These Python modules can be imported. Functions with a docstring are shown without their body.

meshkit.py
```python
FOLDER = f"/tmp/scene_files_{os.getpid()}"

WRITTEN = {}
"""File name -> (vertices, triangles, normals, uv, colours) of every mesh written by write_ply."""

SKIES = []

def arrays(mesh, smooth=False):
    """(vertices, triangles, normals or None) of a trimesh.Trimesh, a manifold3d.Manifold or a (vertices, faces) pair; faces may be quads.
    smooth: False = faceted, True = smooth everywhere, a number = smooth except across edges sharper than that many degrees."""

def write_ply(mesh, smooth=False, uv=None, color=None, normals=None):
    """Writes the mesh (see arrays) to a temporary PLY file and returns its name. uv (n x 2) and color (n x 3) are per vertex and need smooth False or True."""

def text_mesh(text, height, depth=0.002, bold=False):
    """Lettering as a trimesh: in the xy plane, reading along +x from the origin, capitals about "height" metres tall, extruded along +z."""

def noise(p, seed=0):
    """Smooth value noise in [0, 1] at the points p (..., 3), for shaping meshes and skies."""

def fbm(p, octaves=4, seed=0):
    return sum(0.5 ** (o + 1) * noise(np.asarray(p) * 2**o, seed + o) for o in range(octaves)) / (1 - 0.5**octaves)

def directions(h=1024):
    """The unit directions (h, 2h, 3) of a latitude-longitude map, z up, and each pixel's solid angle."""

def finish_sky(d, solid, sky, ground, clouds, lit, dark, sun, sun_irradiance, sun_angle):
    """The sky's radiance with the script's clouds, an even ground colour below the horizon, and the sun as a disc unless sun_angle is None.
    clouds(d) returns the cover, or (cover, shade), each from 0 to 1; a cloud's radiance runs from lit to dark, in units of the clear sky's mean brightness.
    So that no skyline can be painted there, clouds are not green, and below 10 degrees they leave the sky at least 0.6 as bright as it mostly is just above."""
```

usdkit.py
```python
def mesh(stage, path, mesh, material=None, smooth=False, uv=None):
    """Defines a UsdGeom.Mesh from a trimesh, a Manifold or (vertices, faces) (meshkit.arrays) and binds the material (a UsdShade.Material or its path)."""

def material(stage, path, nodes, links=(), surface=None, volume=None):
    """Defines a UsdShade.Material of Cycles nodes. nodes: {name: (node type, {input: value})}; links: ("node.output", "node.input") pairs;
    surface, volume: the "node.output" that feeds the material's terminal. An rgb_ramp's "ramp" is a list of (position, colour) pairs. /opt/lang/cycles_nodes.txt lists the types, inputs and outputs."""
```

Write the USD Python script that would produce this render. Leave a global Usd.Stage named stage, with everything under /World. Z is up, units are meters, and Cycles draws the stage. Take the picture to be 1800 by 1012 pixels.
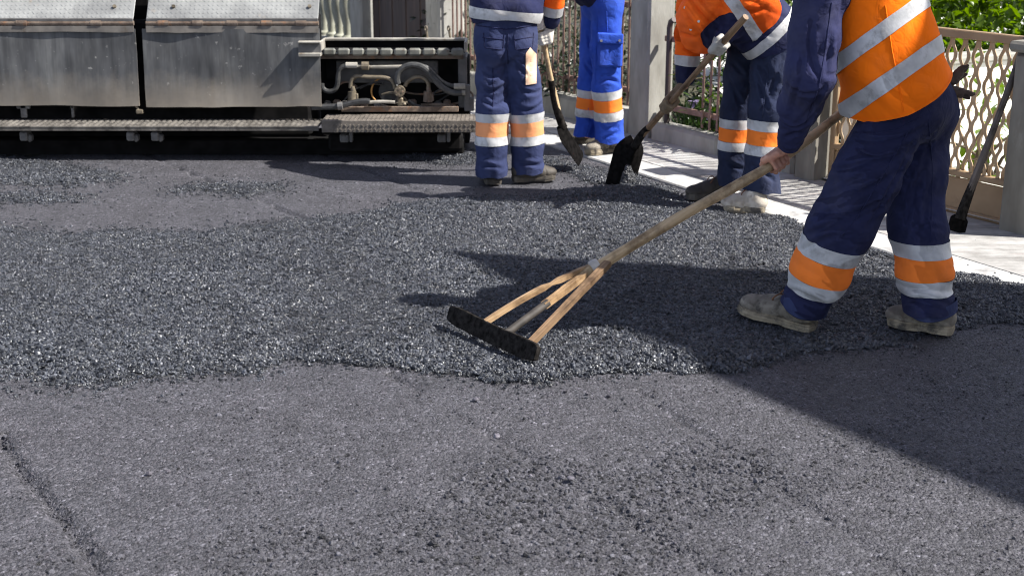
import math
import numpy as np
import trimesh
import shapely
from shapely.geometry import Polygon, Point, LineString
from scipy import ndimage
from scipy.spatial import cKDTree
import usdkit
from meshkit import noise, fbm
from pxr import Usd, UsdGeom, UsdLux, UsdShade, Gf, Sdf, Vt

stage = Usd.Stage.CreateInMemory()
UsdGeom.SetStageUpAxis(stage, UsdGeom.Tokens.z)
UsdGeom.Xform.Define(stage, '/World')
UsdGeom.Scope.Define(stage, '/World/Looks')
V = lambda *a: np.array(a, float)
nrm = lambda v: np.asarray(v, float) / np.linalg.norm(v)

# ------------------------------------------------------------------ camera, sky, sun
CAM_H, PITCH, FPX = 1.71, math.radians(16.15), 2400.0          # metres, down tilt, focal length in photo pixels (1800 wide)
SUN_AZ, SUN_EL = math.atan2(0.976, -0.22), math.radians(47.0)  # azimuth measured as atan2(x, y)
SUN_STRENGTH, SKY_STRENGTH, EXPOSURE = 1.25, 0.080, 1.15
cam = UsdGeom.Camera.Define(stage, '/World/camera')
cam.CreateHorizontalApertureAttr(36.0); cam.CreateVerticalApertureAttr(36.0 * 575 / 1024)
cam.CreateFocalLengthAttr(36.0 * FPX / 1800)
cam.CreateClippingRangeAttr((0.05, 2000.0))
cam.CreateFStopAttr(4.5); cam.CreateFocusDistanceAttr(5.5)
cam.CreateExposureAttr(EXPOSURE)
cam.AddTranslateOp().Set((0, 0, CAM_H)); cam.AddRotateXOp().Set(90 - math.degrees(PITCH))
SUN = V(math.sin(SUN_AZ) * math.cos(SUN_EL), math.cos(SUN_AZ) * math.cos(SUN_EL), math.sin(SUN_EL))
sun = UsdLux.DistantLight.Define(stage, '/World/sun')
sun.CreateIntensityAttr(SUN_STRENGTH); sun.CreateAngleAttr(0.53); sun.CreateNormalizeAttr(True); sun.CreateColorAttr((1.0, 0.965, 0.915))
sun.AddTransformOp().Set(Gf.Matrix4d().SetRotate(Gf.Rotation(Gf.Vec3d(0, 0, 1), Gf.Vec3d(*SUN))))
sky_m = usdkit.material(stage, '/World/Looks/sky_look', {
    's': ('sky_texture', dict(sky_type='single_scattering', sun_disc=False, sun_elevation=SUN_EL, sun_rotation=SUN_AZ, altitude=200.0, air_density=1.0, aerosol_density=1.5)),
    'h': ('hsv', dict(saturation=0.72, hue=0.515)), 'b': ('background_shader', dict(strength=SKY_STRENGTH))}, [('s.color', 'h.color'), ('h.color', 'b.color')], surface='b.background')
dome = UsdLux.DomeLight.Define(stage, '/World/sky')
UsdShade.MaterialBindingAPI.Apply(dome.GetPrim()).Bind(sky_m)
dome.GetPrim().SetCustomDataByKey('kind', 'structure')

CP, SP = math.cos(PITCH), math.sin(PITCH)
def ray(px, py):
    return V((px - 900) / FPX, CP - (py - 506) / FPX * SP, -SP - (py - 506) / FPX * CP)
def G(px, py, z=0.0):
    d = ray(px, py); t = (z - CAM_H) / d[2]
    return V(0, 0, CAM_H) + t * d
def W(px, py, Y):
    d = ray(px, py); return V(0, 0, CAM_H) + d * (Y / d[1])

# ------------------------------------------------------------------ scene tree helpers
used = {}
def numbered(path):
    n = used.get(path, 0); used[path] = n + 1
    return path if n == 0 else f'{path}_{n:03d}'
def tags(prim, label=None, cat=None, group=None, kind=None):
    for k, v in (('label', label), ('category', cat), ('group', group), ('kind', kind)):
        if v: prim.SetCustomDataByKey(k, v)
class Thing:
    def __init__(s, name, base, label=None, cat=None, group=None, kind=None):
        s.path = numbered('/World/' + name); s.base = np.asarray(base, float)
        s.x = UsdGeom.Xform.Define(stage, s.path); s.x.AddTranslateOp().Set(tuple(map(float, s.base)))
        tags(s.x.GetPrim(), label, cat, group, kind)
    def part(s, name, mesh, mat, parent=None, label=None, smooth=35, kind=None):
        p = numbered((parent or s.path) + '/' + name)
        m = mesh.copy(); m.apply_translation(-s.base)
        q = usdkit.mesh(stage, p, m, mat, smooth=smooth)
        tags(q.GetPrim(), label, None, None, kind)
        return p
def single(name, mesh, mat, label=None, cat=None, group=None, kind=None, smooth=35):
    p = numbered('/World/' + name); q = usdkit.mesh(stage, p, mesh, mat, smooth=smooth)
    tags(q.GetPrim(), label, cat, group, kind); return p

# ------------------------------------------------------------------ materials
def material(name, nodes, links, surface='p.BSDF'):
    return usdkit.material(stage, '/World/Looks/' + name, nodes, links, surface=surface)
def surf(name, c1, c2, scale=6.0, rough=0.8, bump=0.0, bscale=80.0, stretch=(1, 1, 1), detail=4.0, metal=0.0, spec=0.5, bdist=0.004, lo=0.35, hi=0.65, fine=None, c3=None, c3at=(0.6, 0.7), c3scale=3.0, **kw):
    """two colours mixed by noise (object space), optional third colour in blotches, bump."""
    n = {'g': ('texture_coordinate', {}), 'm': ('mapping', dict(scale=stretch)),
         'n': ('noise_texture', dict(scale=scale, detail=detail, roughness=0.6)),
         'r': ('rgb_ramp', dict(ramp=[(lo, c1), (hi, c2)])),
         'p': ('principled_bsdf', dict(roughness=rough, metallic=metal, specular_ior_level=spec, **kw))}
    l = [('g.object', 'm.vector'), ('m.vector', 'n.vector'), ('n.fac', 'r.fac')]
    col = 'r.color'
    if c3 is not None:
        n['n3'] = ('noise_texture', dict(scale=c3scale, detail=5.0, roughness=0.7)); n['r3'] = ('rgb_ramp', dict(ramp=[(c3at[0], (0, 0, 0)), (c3at[1], (1, 1, 1))]))
        n['x3'] = ('mix_color', dict(b=c3)); l += [('m.vector', 'n3.vector'), ('n3.fac', 'r3.fac'), ('r3.color', 'x3.fac'), (col, 'x3.a')]; col = 'x3.result'
    l.append((col, 'p.base_color'))
    if bump:
        n['bn'] = ('noise_texture', dict(scale=bscale, detail=3.0, roughness=0.6)); n['bp'] = ('bump', dict(strength=bump, distance=bdist))
        l += [('m.vector', 'bn.vector'), ('bn.fac', 'bp.height'), ('bp.normal', 'p.normal')]
    return material(name, n, l)
def cloth(name, c, var=0.25, rough=0.92, wr=0.25):
    a = tuple(x * (1 - var) for x in c); b = tuple(min(1, x * (1 + var)) for x in c)
    n = {'g': ('texture_coordinate', {}), 'n': ('noise_texture', dict(scale=5.0, detail=6.0, roughness=0.65)), 'r': ('rgb_ramp', dict(ramp=[(0.3, a), (0.7, b)])),
         'n1': ('noise_texture', dict(scale=16.0, detail=2.5, roughness=0.5, distortion=1.2)), 'b1': ('bump', dict(strength=wr, distance=0.03)),
         'n2': ('noise_texture', dict(scale=700.0, detail=1.0)), 'b2': ('bump', dict(strength=0.25, distance=0.001)),
         'n5': ('noise_texture', dict(scale=3.2, detail=7.0, roughness=0.72)), 'r5': ('rgb_ramp', dict(ramp=[(0.50, (0, 0, 0)), (0.80, (0.13, 0.13, 0.13))])), 'x5': ('mix_color', dict(b=(0.22, 0.20, 0.185))), 'p': ('principled_bsdf', dict(roughness=rough, specular_ior_level=0.15))}
    return material(name, n, [('g.object', 'n.vector'), ('n.fac', 'r.fac'), ('g.object', 'n5.vector'), ('n5.fac', 'r5.fac'), ('r5.color', 'x5.fac'), ('r.color', 'x5.a'), ('x5.result', 'p.base_color'), ('g.object', 'n1.vector'), ('n1.fac', 'b1.height'),
                              ('g.object', 'n2.vector'), ('n2.fac', 'b2.height'), ('b1.normal', 'b2.normal'), ('b2.normal', 'p.normal')])

def asphalt(name, dark, light, cell=110.0, bump=0.9, brown=0.5, rough=0.62, groove=False):
    n = {'g': ('texture_coordinate', {}),
         'v': ('voronoi_texture', dict(scale=cell, feature='f1')), 'v2': ('voronoi_texture', dict(scale=cell * 2.3, feature='f1')),
         'bw': ('rgb_to_bw', {}), 'bw2': ('rgb_to_bw', {}),
         'r': ('rgb_ramp', dict(ramp=[(0.15, dark), (0.5, tuple(0.5 * (a + b) for a, b in zip(dark, light))), (0.8, light), (0.94, tuple(x * 1.9 for x in light)), (1.0, tuple(x * 3.4 for x in light))])),  # top ramp stops paint small bright glints into the grain colour
         'n': ('noise_texture', dict(scale=0.9, detail=4.0, roughness=0.55)), 'rb': ('rgb_ramp', dict(ramp=[(0.42, (0, 0, 0)), (0.68, (brown,) * 3)])),
         'mx': ('mix_color', dict(blend_type='multiply', b=(1.12, 0.98, 0.90), use_clamp=False)),
         'n4': ('noise_texture', dict(scale=5.0, detail=5.0, roughness=0.7)), 'r4': ('rgb_ramp', dict(ramp=[(0.3, (0.66,) * 3), (0.7, (1.22,) * 3)])),
         'm4': ('mix_color', dict(blend_type='multiply', fac=1.0, use_clamp=False)),
         'nb': ('noise_texture', dict(scale=cell * 1.4, detail=3.0, roughness=0.7)),
         'ad': ('math', dict(math_type='add')), 'inv': ('math', dict(math_type='multiply', value2=-1.0)),
         'b': ('bump', dict(strength=bump, distance=0.008)), 'b2': ('bump', dict(strength=0.5, distance=0.004)), 
         'p': ('principled_bsdf', dict(roughness=rough, specular_ior_level=0.6))}
    l = [('g.object', x + '.vector') for x in ('v', 'v2', 'n', 'n4', 'nb')] + [
        ('v.color', 'bw.color'), ('bw.val', 'r.fac'), ('n.fac', 'rb.fac'), ('rb.color', 'mx.fac'), ('r.color', 'mx.a'), ('mx.result', 'm4.a'), ('n4.fac', 'r4.fac'), ('r4.color', 'm4.b'),
        ('m4.result', 'p.base_color'), ('v.distance', 'inv.value1'), ('inv.value', 'ad.value1'), ('nb.fac', 'ad.value2'), ('ad.value', 'b.height'),
        ('v2.distance', 'b2.height'), ('b.normal', 'b2.normal'), ('b2.normal', 'p.normal')]
    return material(name, n, l)

M = {}
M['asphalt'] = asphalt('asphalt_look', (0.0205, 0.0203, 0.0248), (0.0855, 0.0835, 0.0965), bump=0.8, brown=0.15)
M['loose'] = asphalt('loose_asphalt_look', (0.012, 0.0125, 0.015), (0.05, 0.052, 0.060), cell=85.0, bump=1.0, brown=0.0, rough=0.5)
def stone(name, lo, hi, rough):
    n = {'o': ('geometry', {}), 'oi': ('object_info', {}), 'r': ('rgb_ramp', dict(ramp=[(0.0, lo), (0.7, hi), (0.95, tuple(x * 1.3 for x in hi)), (1.0, tuple(x * 2.0 for x in hi))])),
         'g': ('texture_coordinate', {}), 'n': ('noise_texture', dict(scale=3.0, detail=3.0)), 'b': ('bump', dict(strength=0.5, distance=0.3)),
         'p': ('principled_bsdf', dict(roughness=rough, specular_ior_level=0.34))}
    n |= {'ad': ('math', dict(math_type='add')), 'fr': ('math', dict(math_type='fraction'))}
    return material(name, n, [('o.random_per_island', 'ad.value1'), ('oi.random', 'ad.value2'), ('ad.value', 'fr.value1'), ('fr.value', 'r.fac'), ('r.color', 'p.base_color'), ('g.object', 'n.vector'), ('n.fac', 'b.height'), ('b.normal', 'p.normal')])
M['stone'] = stone('bitumen_chip_look', (0.0080, 0.0087, 0.0108), (0.052, 0.0555, 0.0650), 0.35)
M['stone3'] = stone('open_texture_chip_look', (0.013, 0.0128, 0.0150), (0.088, 0.087, 0.100), 0.36)
M['stone2'] = stone('road_chip_look', (0.018, 0.0172, 0.021), (0.112, 0.105, 0.122), 0.40)
M['navy'] = cloth('navy_cloth', (0.017, 0.020, 0.056))
M['navy_jacket'] = cloth('navy_jacket_cloth', (0.024, 0.027, 0.073))
M['navy_faded'] = cloth('faded_navy_cloth', (0.032, 0.041, 0.098))
M['navy_slate'] = cloth('slate_navy_cloth', (0.021, 0.027, 0.056))
M['blue'] = cloth('royal_blue_cloth', (0.028, 0.075, 0.42))
M['orange'] = cloth('orange_cloth', (0.88, 0.13, 0.012), var=0.06, wr=0.15)
M['orange_vest'] = cloth('orange_vest_cloth', (1.0, 0.18, 0.005), var=0.03, wr=0.18)
M['orange_band'] = cloth('orange_band_cloth', (0.85, 0.20, 0.03), var=0.08, wr=0.12)
M['orange_pale'] = cloth('faded_orange_cloth', (0.78, 0.32, 0.14), var=0.08, wr=0.12)
M['silver'] = surf('silver_tape', (0.38, 0.385, 0.39), (0.55, 0.55, 0.555), scale=9, rough=0.5, bump=0.25, bscale=22, bdist=0.008, c3=(0.25, 0.245, 0.235), c3at=(0.54, 0.72), c3scale=11, metal=0.15)
M['skin'] = surf('skin_look', (0.36, 0.17, 0.115), (0.46, 0.235, 0.16), scale=20, rough=0.5, bump=0.2, bscale=150, bdist=0.002, subsurface_weight=0.08)
M['hair'] = surf('hair_look', (0.02, 0.014, 0.01), (0.04, 0.03, 0.02), scale=60, rough=0.6, bump=0.6, bscale=120)
M['suede'] = surf('taupe_suede', (0.15, 0.13, 0.105), (0.27, 0.24, 0.195), scale=14, rough=0.95, bump=0.5, bscale=90, c3=(0.05, 0.043, 0.036), c3at=(0.48, 0.66), c3scale=13)
M['suede_sunlit'] = surf('sunlit_pale_suede', (0.36, 0.31, 0.25), (0.52, 0.47, 0.40), scale=14, rough=0.95, bump=0.3, bscale=200, c3=(0.16, 0.13, 0.10), c3at=(0.58, 0.75), c3scale=9)  # pale tone carries the sunlight on one shoe of a pair
M['leather_dark'] = surf('dark_leather', (0.024, 0.020, 0.016), (0.055, 0.046, 0.035), scale=14, rough=0.7, bump=0.3, bscale=150, c3=(0.085, 0.073, 0.056), c3at=(0.6, 0.75), c3scale=8)
M['sole'] = surf('tan_sole', (0.20, 0.165, 0.11), (0.33, 0.28, 0.20), scale=16, rough=0.8, bump=0.5, bscale=70, c3=(0.055, 0.048, 0.04), c3at=(0.46, 0.62), c3scale=13)
M['sole_dark'] = surf('dark_sole', (0.04, 0.035, 0.03), (0.10, 0.085, 0.065), scale=16, rough=0.8, bump=0.3, bscale=90)
M['lace'] = surf('brown_lace', (0.12, 0.05, 0.02), (0.20, 0.09, 0.04), scale=60, rough=0.9)
M['glove_grey'] = surf('grey_glove', (0.26, 0.25, 0.23), (0.40, 0.39, 0.36), scale=18, rough=0.9, bump=0.4, bscale=60)
M['glove_white'] = surf('pale_glove', (0.55, 0.51, 0.44), (0.72, 0.69, 0.62), scale=18, rough=0.9, bump=0.3, bscale=60)
M['glove_brown'] = surf('brown_glove', (0.12, 0.085, 0.05), (0.22, 0.16, 0.10), scale=18, rough=0.9, bump=0.4, bscale=60)
M['glove_dark'] = surf('dark_glove', (0.035, 0.024, 0.018), (0.085, 0.055, 0.04), scale=18, rough=0.85, bump=0.4, bscale=60)
def wood(name, c1, c2, c3):
    n = {'g': ('texture_coordinate', {}), 'n': ('noise_texture', dict(scale=1.0, detail=6.0, roughness=0.65)), 'vm': ('attribute', dict(attribute='grain')),
         'mm': ('mapping', dict(scale=(4.0, 60.0, 1.0))), 'r': ('rgb_ramp', dict(ramp=[(0.3, c1), (0.5, c2), (0.72, c3)])),
         'n2': ('noise_texture', dict(scale=7.0, detail=5.0, roughness=0.7)), 'r2': ('rgb_ramp', dict(ramp=[(0.34, (0.36, 0.33, 0.31)), (0.52, (1, 1, 1))])), 'mx': ('mix_color', dict(blend_type='multiply', fac=1.0)),
         'b': ('bump', dict(strength=0.5, distance=0.003)), 'p': ('principled_bsdf', dict(roughness=0.62, specular_ior_level=0.35))}
    return material(name, n, [('vm.vector', 'mm.vector'), ('mm.vector', 'n.vector'), ('n.fac', 'r.fac'), ('g.object', 'n2.vector'), ('n2.fac', 'r2.fac'), ('r.color', 'mx.a'), ('r2.color', 'mx.b'),
                              ('mx.result', 'p.base_color'), ('n.fac', 'b.height'), ('b.normal', 'p.normal')])
M['wood'] = wood('ash_wood', (0.29, 0.195, 0.105), (0.48, 0.35, 0.20), (0.62, 0.48, 0.31))
M['wood_dark'] = wood('worn_dark_wood', (0.09, 0.055, 0.03), (0.20, 0.125, 0.07), (0.31, 0.205, 0.12))
M['wood_orange'] = wood('raw_lath_wood', (0.26, 0.15, 0.07), (0.42, 0.27, 0.14), (0.55, 0.40, 0.25))
M['wood_grey'] = wood('grey_handle_wood', (0.045, 0.037, 0.032), (0.085, 0.07, 0.06), (0.14, 0.115, 0.10))
M['black_iron'] = surf('tarred_iron', (0.008, 0.0075, 0.007), (0.030, 0.027, 0.025), scale=40, rough=0.9, bump=0.5, bscale=130, spec=0.0)
M['black_blade'] = surf('tarred_shovel_blade', (0.004, 0.004, 0.004), (0.011, 0.010, 0.010), scale=40, rough=0.9, bump=0.4, bscale=130, spec=0.0)
M['pipe_iron'] = surf('worn_pipe', (0.02, 0.017, 0.014), (0.055, 0.046, 0.038), scale=20, rough=0.7)
M['tape'] = surf('white_tape', (0.36, 0.34, 0.31), (0.52, 0.50, 0.46), scale=30, rough=0.6, bump=0.4, bscale=120)
pn = {'g': ('texture_coordinate', {}), 'sp': ('separate_xyz', {}), 'm': ('mapping', dict(scale=(1.6, 1.0, 0.55))), 'n': ('noise_texture', dict(scale=2.4, detail=7.0, roughness=0.62)), 'r': ('rgb_ramp', dict(ramp=[(0.28, (0.042, 0.043, 0.046)), (0.5, (0.090, 0.091, 0.093)), (0.72, (0.17, 0.17, 0.165))])),
      'n1': ('noise_texture', dict(scale=6.0, detail=6.0, roughness=0.7)), 'mz': ('math', dict(math_type='multiply_add', value2=0.28, value3=0.30)), 'df': ('math', dict(math_type='subtract')), 'mr': ('map_range', dict(from_min=-0.13, from_max=0.10, to_min=0.0, to_max=0.8, clamp=True)), 'mx': ('mix_color', dict(b=(0.27, 0.235, 0.19))),
      'm2': ('mapping', dict(scale=(22.0, 1.0, 2.2))), 'n2': ('noise_texture', dict(scale=1.0, detail=4.0, roughness=0.6)), 'r2': ('rgb_ramp', dict(ramp=[(0.35, (0.72, 0.72, 0.72)), (0.6, (1.12, 1.12, 1.12))])), 'mu': ('mix_color', dict(blend_type='multiply', fac=1.0, use_clamp=False)),
      'n3': ('noise_texture', dict(scale=26.0, detail=3.0, roughness=0.6)), 'r3': ('rgb_ramp', dict(ramp=[(0.66, (0, 0, 0)), (0.74, (0.7, 0.7, 0.7))])), 'mw': ('mix_color', dict(b=(0.34, 0.33, 0.31))), 'p': ('principled_bsdf', dict(roughness=0.48, metallic=0.25, specular_ior_level=0.4))}
M['plate'] = material('grey_steel_plate', pn, [('g.object', 'm.vector'), ('m.vector', 'n.vector'), ('n.fac', 'r.fac'), ('g.object', 'sp.vector'), ('g.object', 'n1.vector'), ('n1.fac', 'mz.value1'), ('mz.value', 'df.value1'), ('sp.z', 'df.value2'), ('df.value', 'mr.value'), ('r.color', 'mu.a'),
    ('g.object', 'm2.vector'), ('m2.vector', 'n2.vector'), ('n2.fac', 'r2.fac'), ('r2.color', 'mu.b'), ('mu.result', 'mw.a'), ('g.object', 'n3.vector'), ('n3.fac', 'r3.fac'), ('r3.color', 'mw.fac'), ('mw.result', 'mx.a'), ('mr.result', 'mx.fac'), ('mx.result', 'p.base_color')])
M['plate_edge'] = surf('dirty_plate_lip', (0.12, 0.11, 0.10), (0.22, 0.20, 0.175), scale=7, rough=0.65, c3=(0.12, 0.10, 0.08), c3at=(0.55, 0.7), c3scale=12)
M['tread'] = surf('bare_tread_plate', (0.19, 0.193, 0.19), (0.31, 0.315, 0.305), scale=5, rough=0.5, metal=0.15, bump=0.1, bscale=40, c3=(0.36, 0.28, 0.2), c3at=(0.62, 0.78), c3scale=6)
M['tread_dirty'] = surf('dirty_tread_plate', (0.085, 0.078, 0.068), (0.185, 0.17, 0.15), scale=9, rough=0.55, metal=0.2, bump=0.3, bscale=50, c3=(0.045, 0.04, 0.036), c3at=(0.5, 0.66), c3scale=14)
M['rust'] = surf('rusty_steel', (0.085, 0.06, 0.045), (0.19, 0.145, 0.11), scale=16, rough=0.8, bump=0.4, bscale=60, c3=(0.22, 0.11, 0.055), c3at=(0.55, 0.7), c3scale=12)
M['step'] = surf('brown_step_plate', (0.10, 0.086, 0.072), (0.19, 0.165, 0.138), scale=9, rough=0.6, bump=0.25, bscale=60, metal=0.15, c3=(0.27, 0.235, 0.20), c3at=(0.55, 0.75), c3scale=8)
M['void'] = surf('recess_shade_black', (0.005, 0.005, 0.005), (0.013, 0.012, 0.012), scale=10, rough=0.95, spec=0.1)  # near-black colour stands in for shade in gaps, recesses and undersides
M['machine_grey'] = surf('grey_machine_paint', (0.075, 0.073, 0.07), (0.15, 0.145, 0.14), scale=8, rough=0.6, c3=(0.05, 0.045, 0.04), c3at=(0.52, 0.7), c3scale=9)
M['clamp'] = surf('greenish_clamp_steel', (0.10, 0.103, 0.09), (0.19, 0.19, 0.165), scale=12, rough=0.6, c3=(0.10, 0.08, 0.06), c3at=(0.56, 0.7), c3scale=14)
M['trough'] = surf('pale_trough_steel', (0.22, 0.205, 0.175), (0.36, 0.34, 0.295), scale=12, rough=0.6, c3=(0.16, 0.12, 0.08), c3at=(0.56, 0.7), c3scale=14)
M['machine_white'] = surf('machine_cream_paint', (0.62, 0.60, 0.52), (0.72, 0.70, 0.62), scale=4, rough=0.4)
M['hose'] = surf('grey_hose', (0.030, 0.030, 0.030), (0.065, 0.065, 0.063), scale=30, rough=0.42)
M['hose_black'] = surf('black_hose', (0.02, 0.02, 0.021), (0.045, 0.045, 0.045), scale=30, rough=0.42)
M['brass'] = surf('dirty_brass', (0.14, 0.115, 0.08), (0.26, 0.22, 0.16), scale=30, rough=0.5, metal=0.35, c3=(0.09, 0.07, 0.05), c3at=(0.5, 0.65), c3scale=30)
M['wire'] = surf('orange_wire', (0.42, 0.20, 0.05), (0.5, 0.26, 0.07), scale=30, rough=0.5)
M['concrete_old'] = surf('weathered_concrete', (0.19, 0.18, 0.155), (0.33, 0.32, 0.285), scale=5, rough=0.95, bump=0.35, bscale=60, stretch=(1, 1, 0.35), c3=(0.33, 0.32, 0.29), c3at=(0.56, 0.75), c3scale=7, detail=7)
M['concrete_dark'] = surf('dark_weathered_concrete', (0.12, 0.11, 0.09), (0.22, 0.205, 0.175), scale=5, rough=0.95, bump=0.35, bscale=60, stretch=(1, 1, 0.35), c3=(0.28, 0.27, 0.235), c3at=(0.58, 0.78), c3scale=7, detail=7)
M['concrete_post'] = surf('grey_post_concrete', (0.24, 0.235, 0.21), (0.40, 0.39, 0.355), scale=5, rough=0.95, bump=0.3, bscale=70, stretch=(1, 1, 0.3), c3=(0.15, 0.145, 0.125), c3at=(0.55, 0.72), c3scale=6, detail=7)
M['baluster'] = surf('mossy_baluster_concrete', (0.20, 0.20, 0.155), (0.33, 0.33, 0.27), scale=6, rough=0.95, bump=0.3, bscale=60, c3=(0.10, 0.115, 0.05), c3at=(0.6, 0.75), c3scale=5)
M['kerb'] = surf('pale_kerb_concrete', (0.34, 0.335, 0.32), (0.48, 0.473, 0.455), scale=7, rough=0.92, bump=0.3, bscale=120, c3=(0.19, 0.185, 0.18), c3at=(0.49, 0.68), c3scale=7, detail=8)
n = {'g': ('texture_coordinate', {}), 'm': ('mapping', dict(rotation=(0, 0, 0.30), scale=(1.6, 15.0, 1.0))), 'n': ('noise_texture', dict(scale=1.0, detail=5.0, roughness=0.6, distortion=0.6)),
     'r': ('rgb_ramp', dict(ramp=[(0.32, (0.22, 0.213, 0.20)), (0.46, (0.35, 0.342, 0.325)), (0.64, (0.43, 0.422, 0.405))])),
     'n2': ('noise_texture', dict(scale=3.0, detail=6.0, roughness=0.7)), 'r2': ('rgb_ramp', dict(ramp=[(0.36, (0.62, 0.61, 0.60)), (0.56, (1, 1, 1))])),
     'n3': ('noise_texture', dict(scale=2.2, detail=3.0, roughness=0.6)), 'r3': ('rgb_ramp', dict(ramp=[(0.60, (0, 0, 0)), (0.72, (0.35, 0.35, 0.35))])), 'x3': ('mix_color', dict(b=(0.42, 0.25, 0.25))),
     'x': ('mix_color', dict(blend_type='multiply', fac=1.0)), 'nb': ('noise_texture', dict(scale=90.0, detail=3.0)), 'b0': ('bump', dict(strength=0.6, distance=0.006)), 'b': ('bump', dict(strength=0.3, distance=0.003)), 'p': ('principled_bsdf', dict(roughness=0.93, specular_ior_level=0.3))}
M['pavement'] = material('pavement_look', n, [('g.object', 'm.vector'), ('m.vector', 'n.vector'), ('n.fac', 'r.fac'), ('g.object', 'n2.vector'), ('n2.fac', 'r2.fac'), ('r.color', 'x.a'), ('r2.color', 'x.b'),
    ('m.vector', 'n3.vector'), ('n3.fac', 'r3.fac'), ('r3.color', 'x3.fac'), ('x.result', 'x3.a'), ('x3.result', 'p.base_color'), ('n.fac', 'b0.height'), ('g.object', 'nb.vector'), ('nb.fac', 'b.height'), ('b0.normal', 'b.normal'), ('b.normal', 'p.normal')])
M['picket'] = surf('brown_picket_paint', (0.15, 0.085, 0.065), (0.23, 0.135, 0.105), scale=9, rough=0.6, c3=(0.26, 0.18, 0.15), c3at=(0.58, 0.72), c3scale=9)
M['gate_dark'] = surf('dark_brown_boards', (0.022, 0.014, 0.013), (0.055, 0.036, 0.033), scale=4, rough=0.6, stretch=(6, 6, 0.4))
M['gate_tan'] = surf('tan_gate_paint', (0.25, 0.165, 0.088), (0.32, 0.215, 0.12), scale=5, rough=0.55, c3=(0.22, 0.14, 0.08), c3at=(0.6, 0.75), c3scale=5)
M['lattice'] = surf('copper_brown_lattice_paint', (0.34, 0.225, 0.115), (0.44, 0.31, 0.18), scale=8, rough=0.55)
M['driveway'] = surf('pale_driveway_paving', (0.55, 0.54, 0.51), (0.66, 0.65, 0.62), scale=4, rough=0.9, bump=0.2)
M['soil'] = surf('garden_soil', (0.03, 0.028, 0.015), (0.07, 0.065, 0.035), scale=8, rough=0.95, bump=0.6, bscale=30, bdist=0.02)
M['earth'] = surf('roadside_ground', (0.08, 0.075, 0.06), (0.14, 0.13, 0.10), scale=0.8, rough=0.95)
M['render_wall'] = surf('cream_house_render', (0.55, 0.51, 0.43), (0.63, 0.59, 0.50), scale=2, rough=0.95, bump=0.2, bscale=60)
M['white_wall'] = surf('white_render', (0.70, 0.69, 0.66), (0.78, 0.77, 0.74), scale=2, rough=0.95, bump=0.2, bscale=60)
M['glass'] = material('window_glass', {'t': ('principled_bsdf', dict(base_color=(0.03, 0.035, 0.04), roughness=0.05, specular_ior_level=0.8))}, [], surface='t.BSDF')
M['roof'] = surf('roof_felt', (0.10, 0.08, 0.07), (0.16, 0.13, 0.11), scale=3, rough=0.9)
def leaf_mat(name, c1, c2, tr):
    nn = {'g': ('geometry', {}), 'r': ('rgb_ramp', dict(ramp=[(0.0, tuple(x * 0.45 for x in c1)), (0.25, c1), (0.8, c2), (0.95, (c2[0] * 1.35, c2[1] * 1.1, c2[2]))])), 'p': ('principled_bsdf', dict(roughness=0.38, specular_ior_level=0.5)), 't': ('translucent_bsdf', {}), 'h': ('hsv', dict(saturation=1.1, value=1.9)), 'm': ('mix_closure', dict(fac=tr))}
    return material(name, nn, [('g.random_per_island', 'r.fac'), ('r.color', 'p.base_color'), ('r.color', 'h.color'), ('h.color', 't.color'), ('p.BSDF', 'm.closure1'), ('t.BSDF', 'm.closure2')], surface='m.closure')
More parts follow.
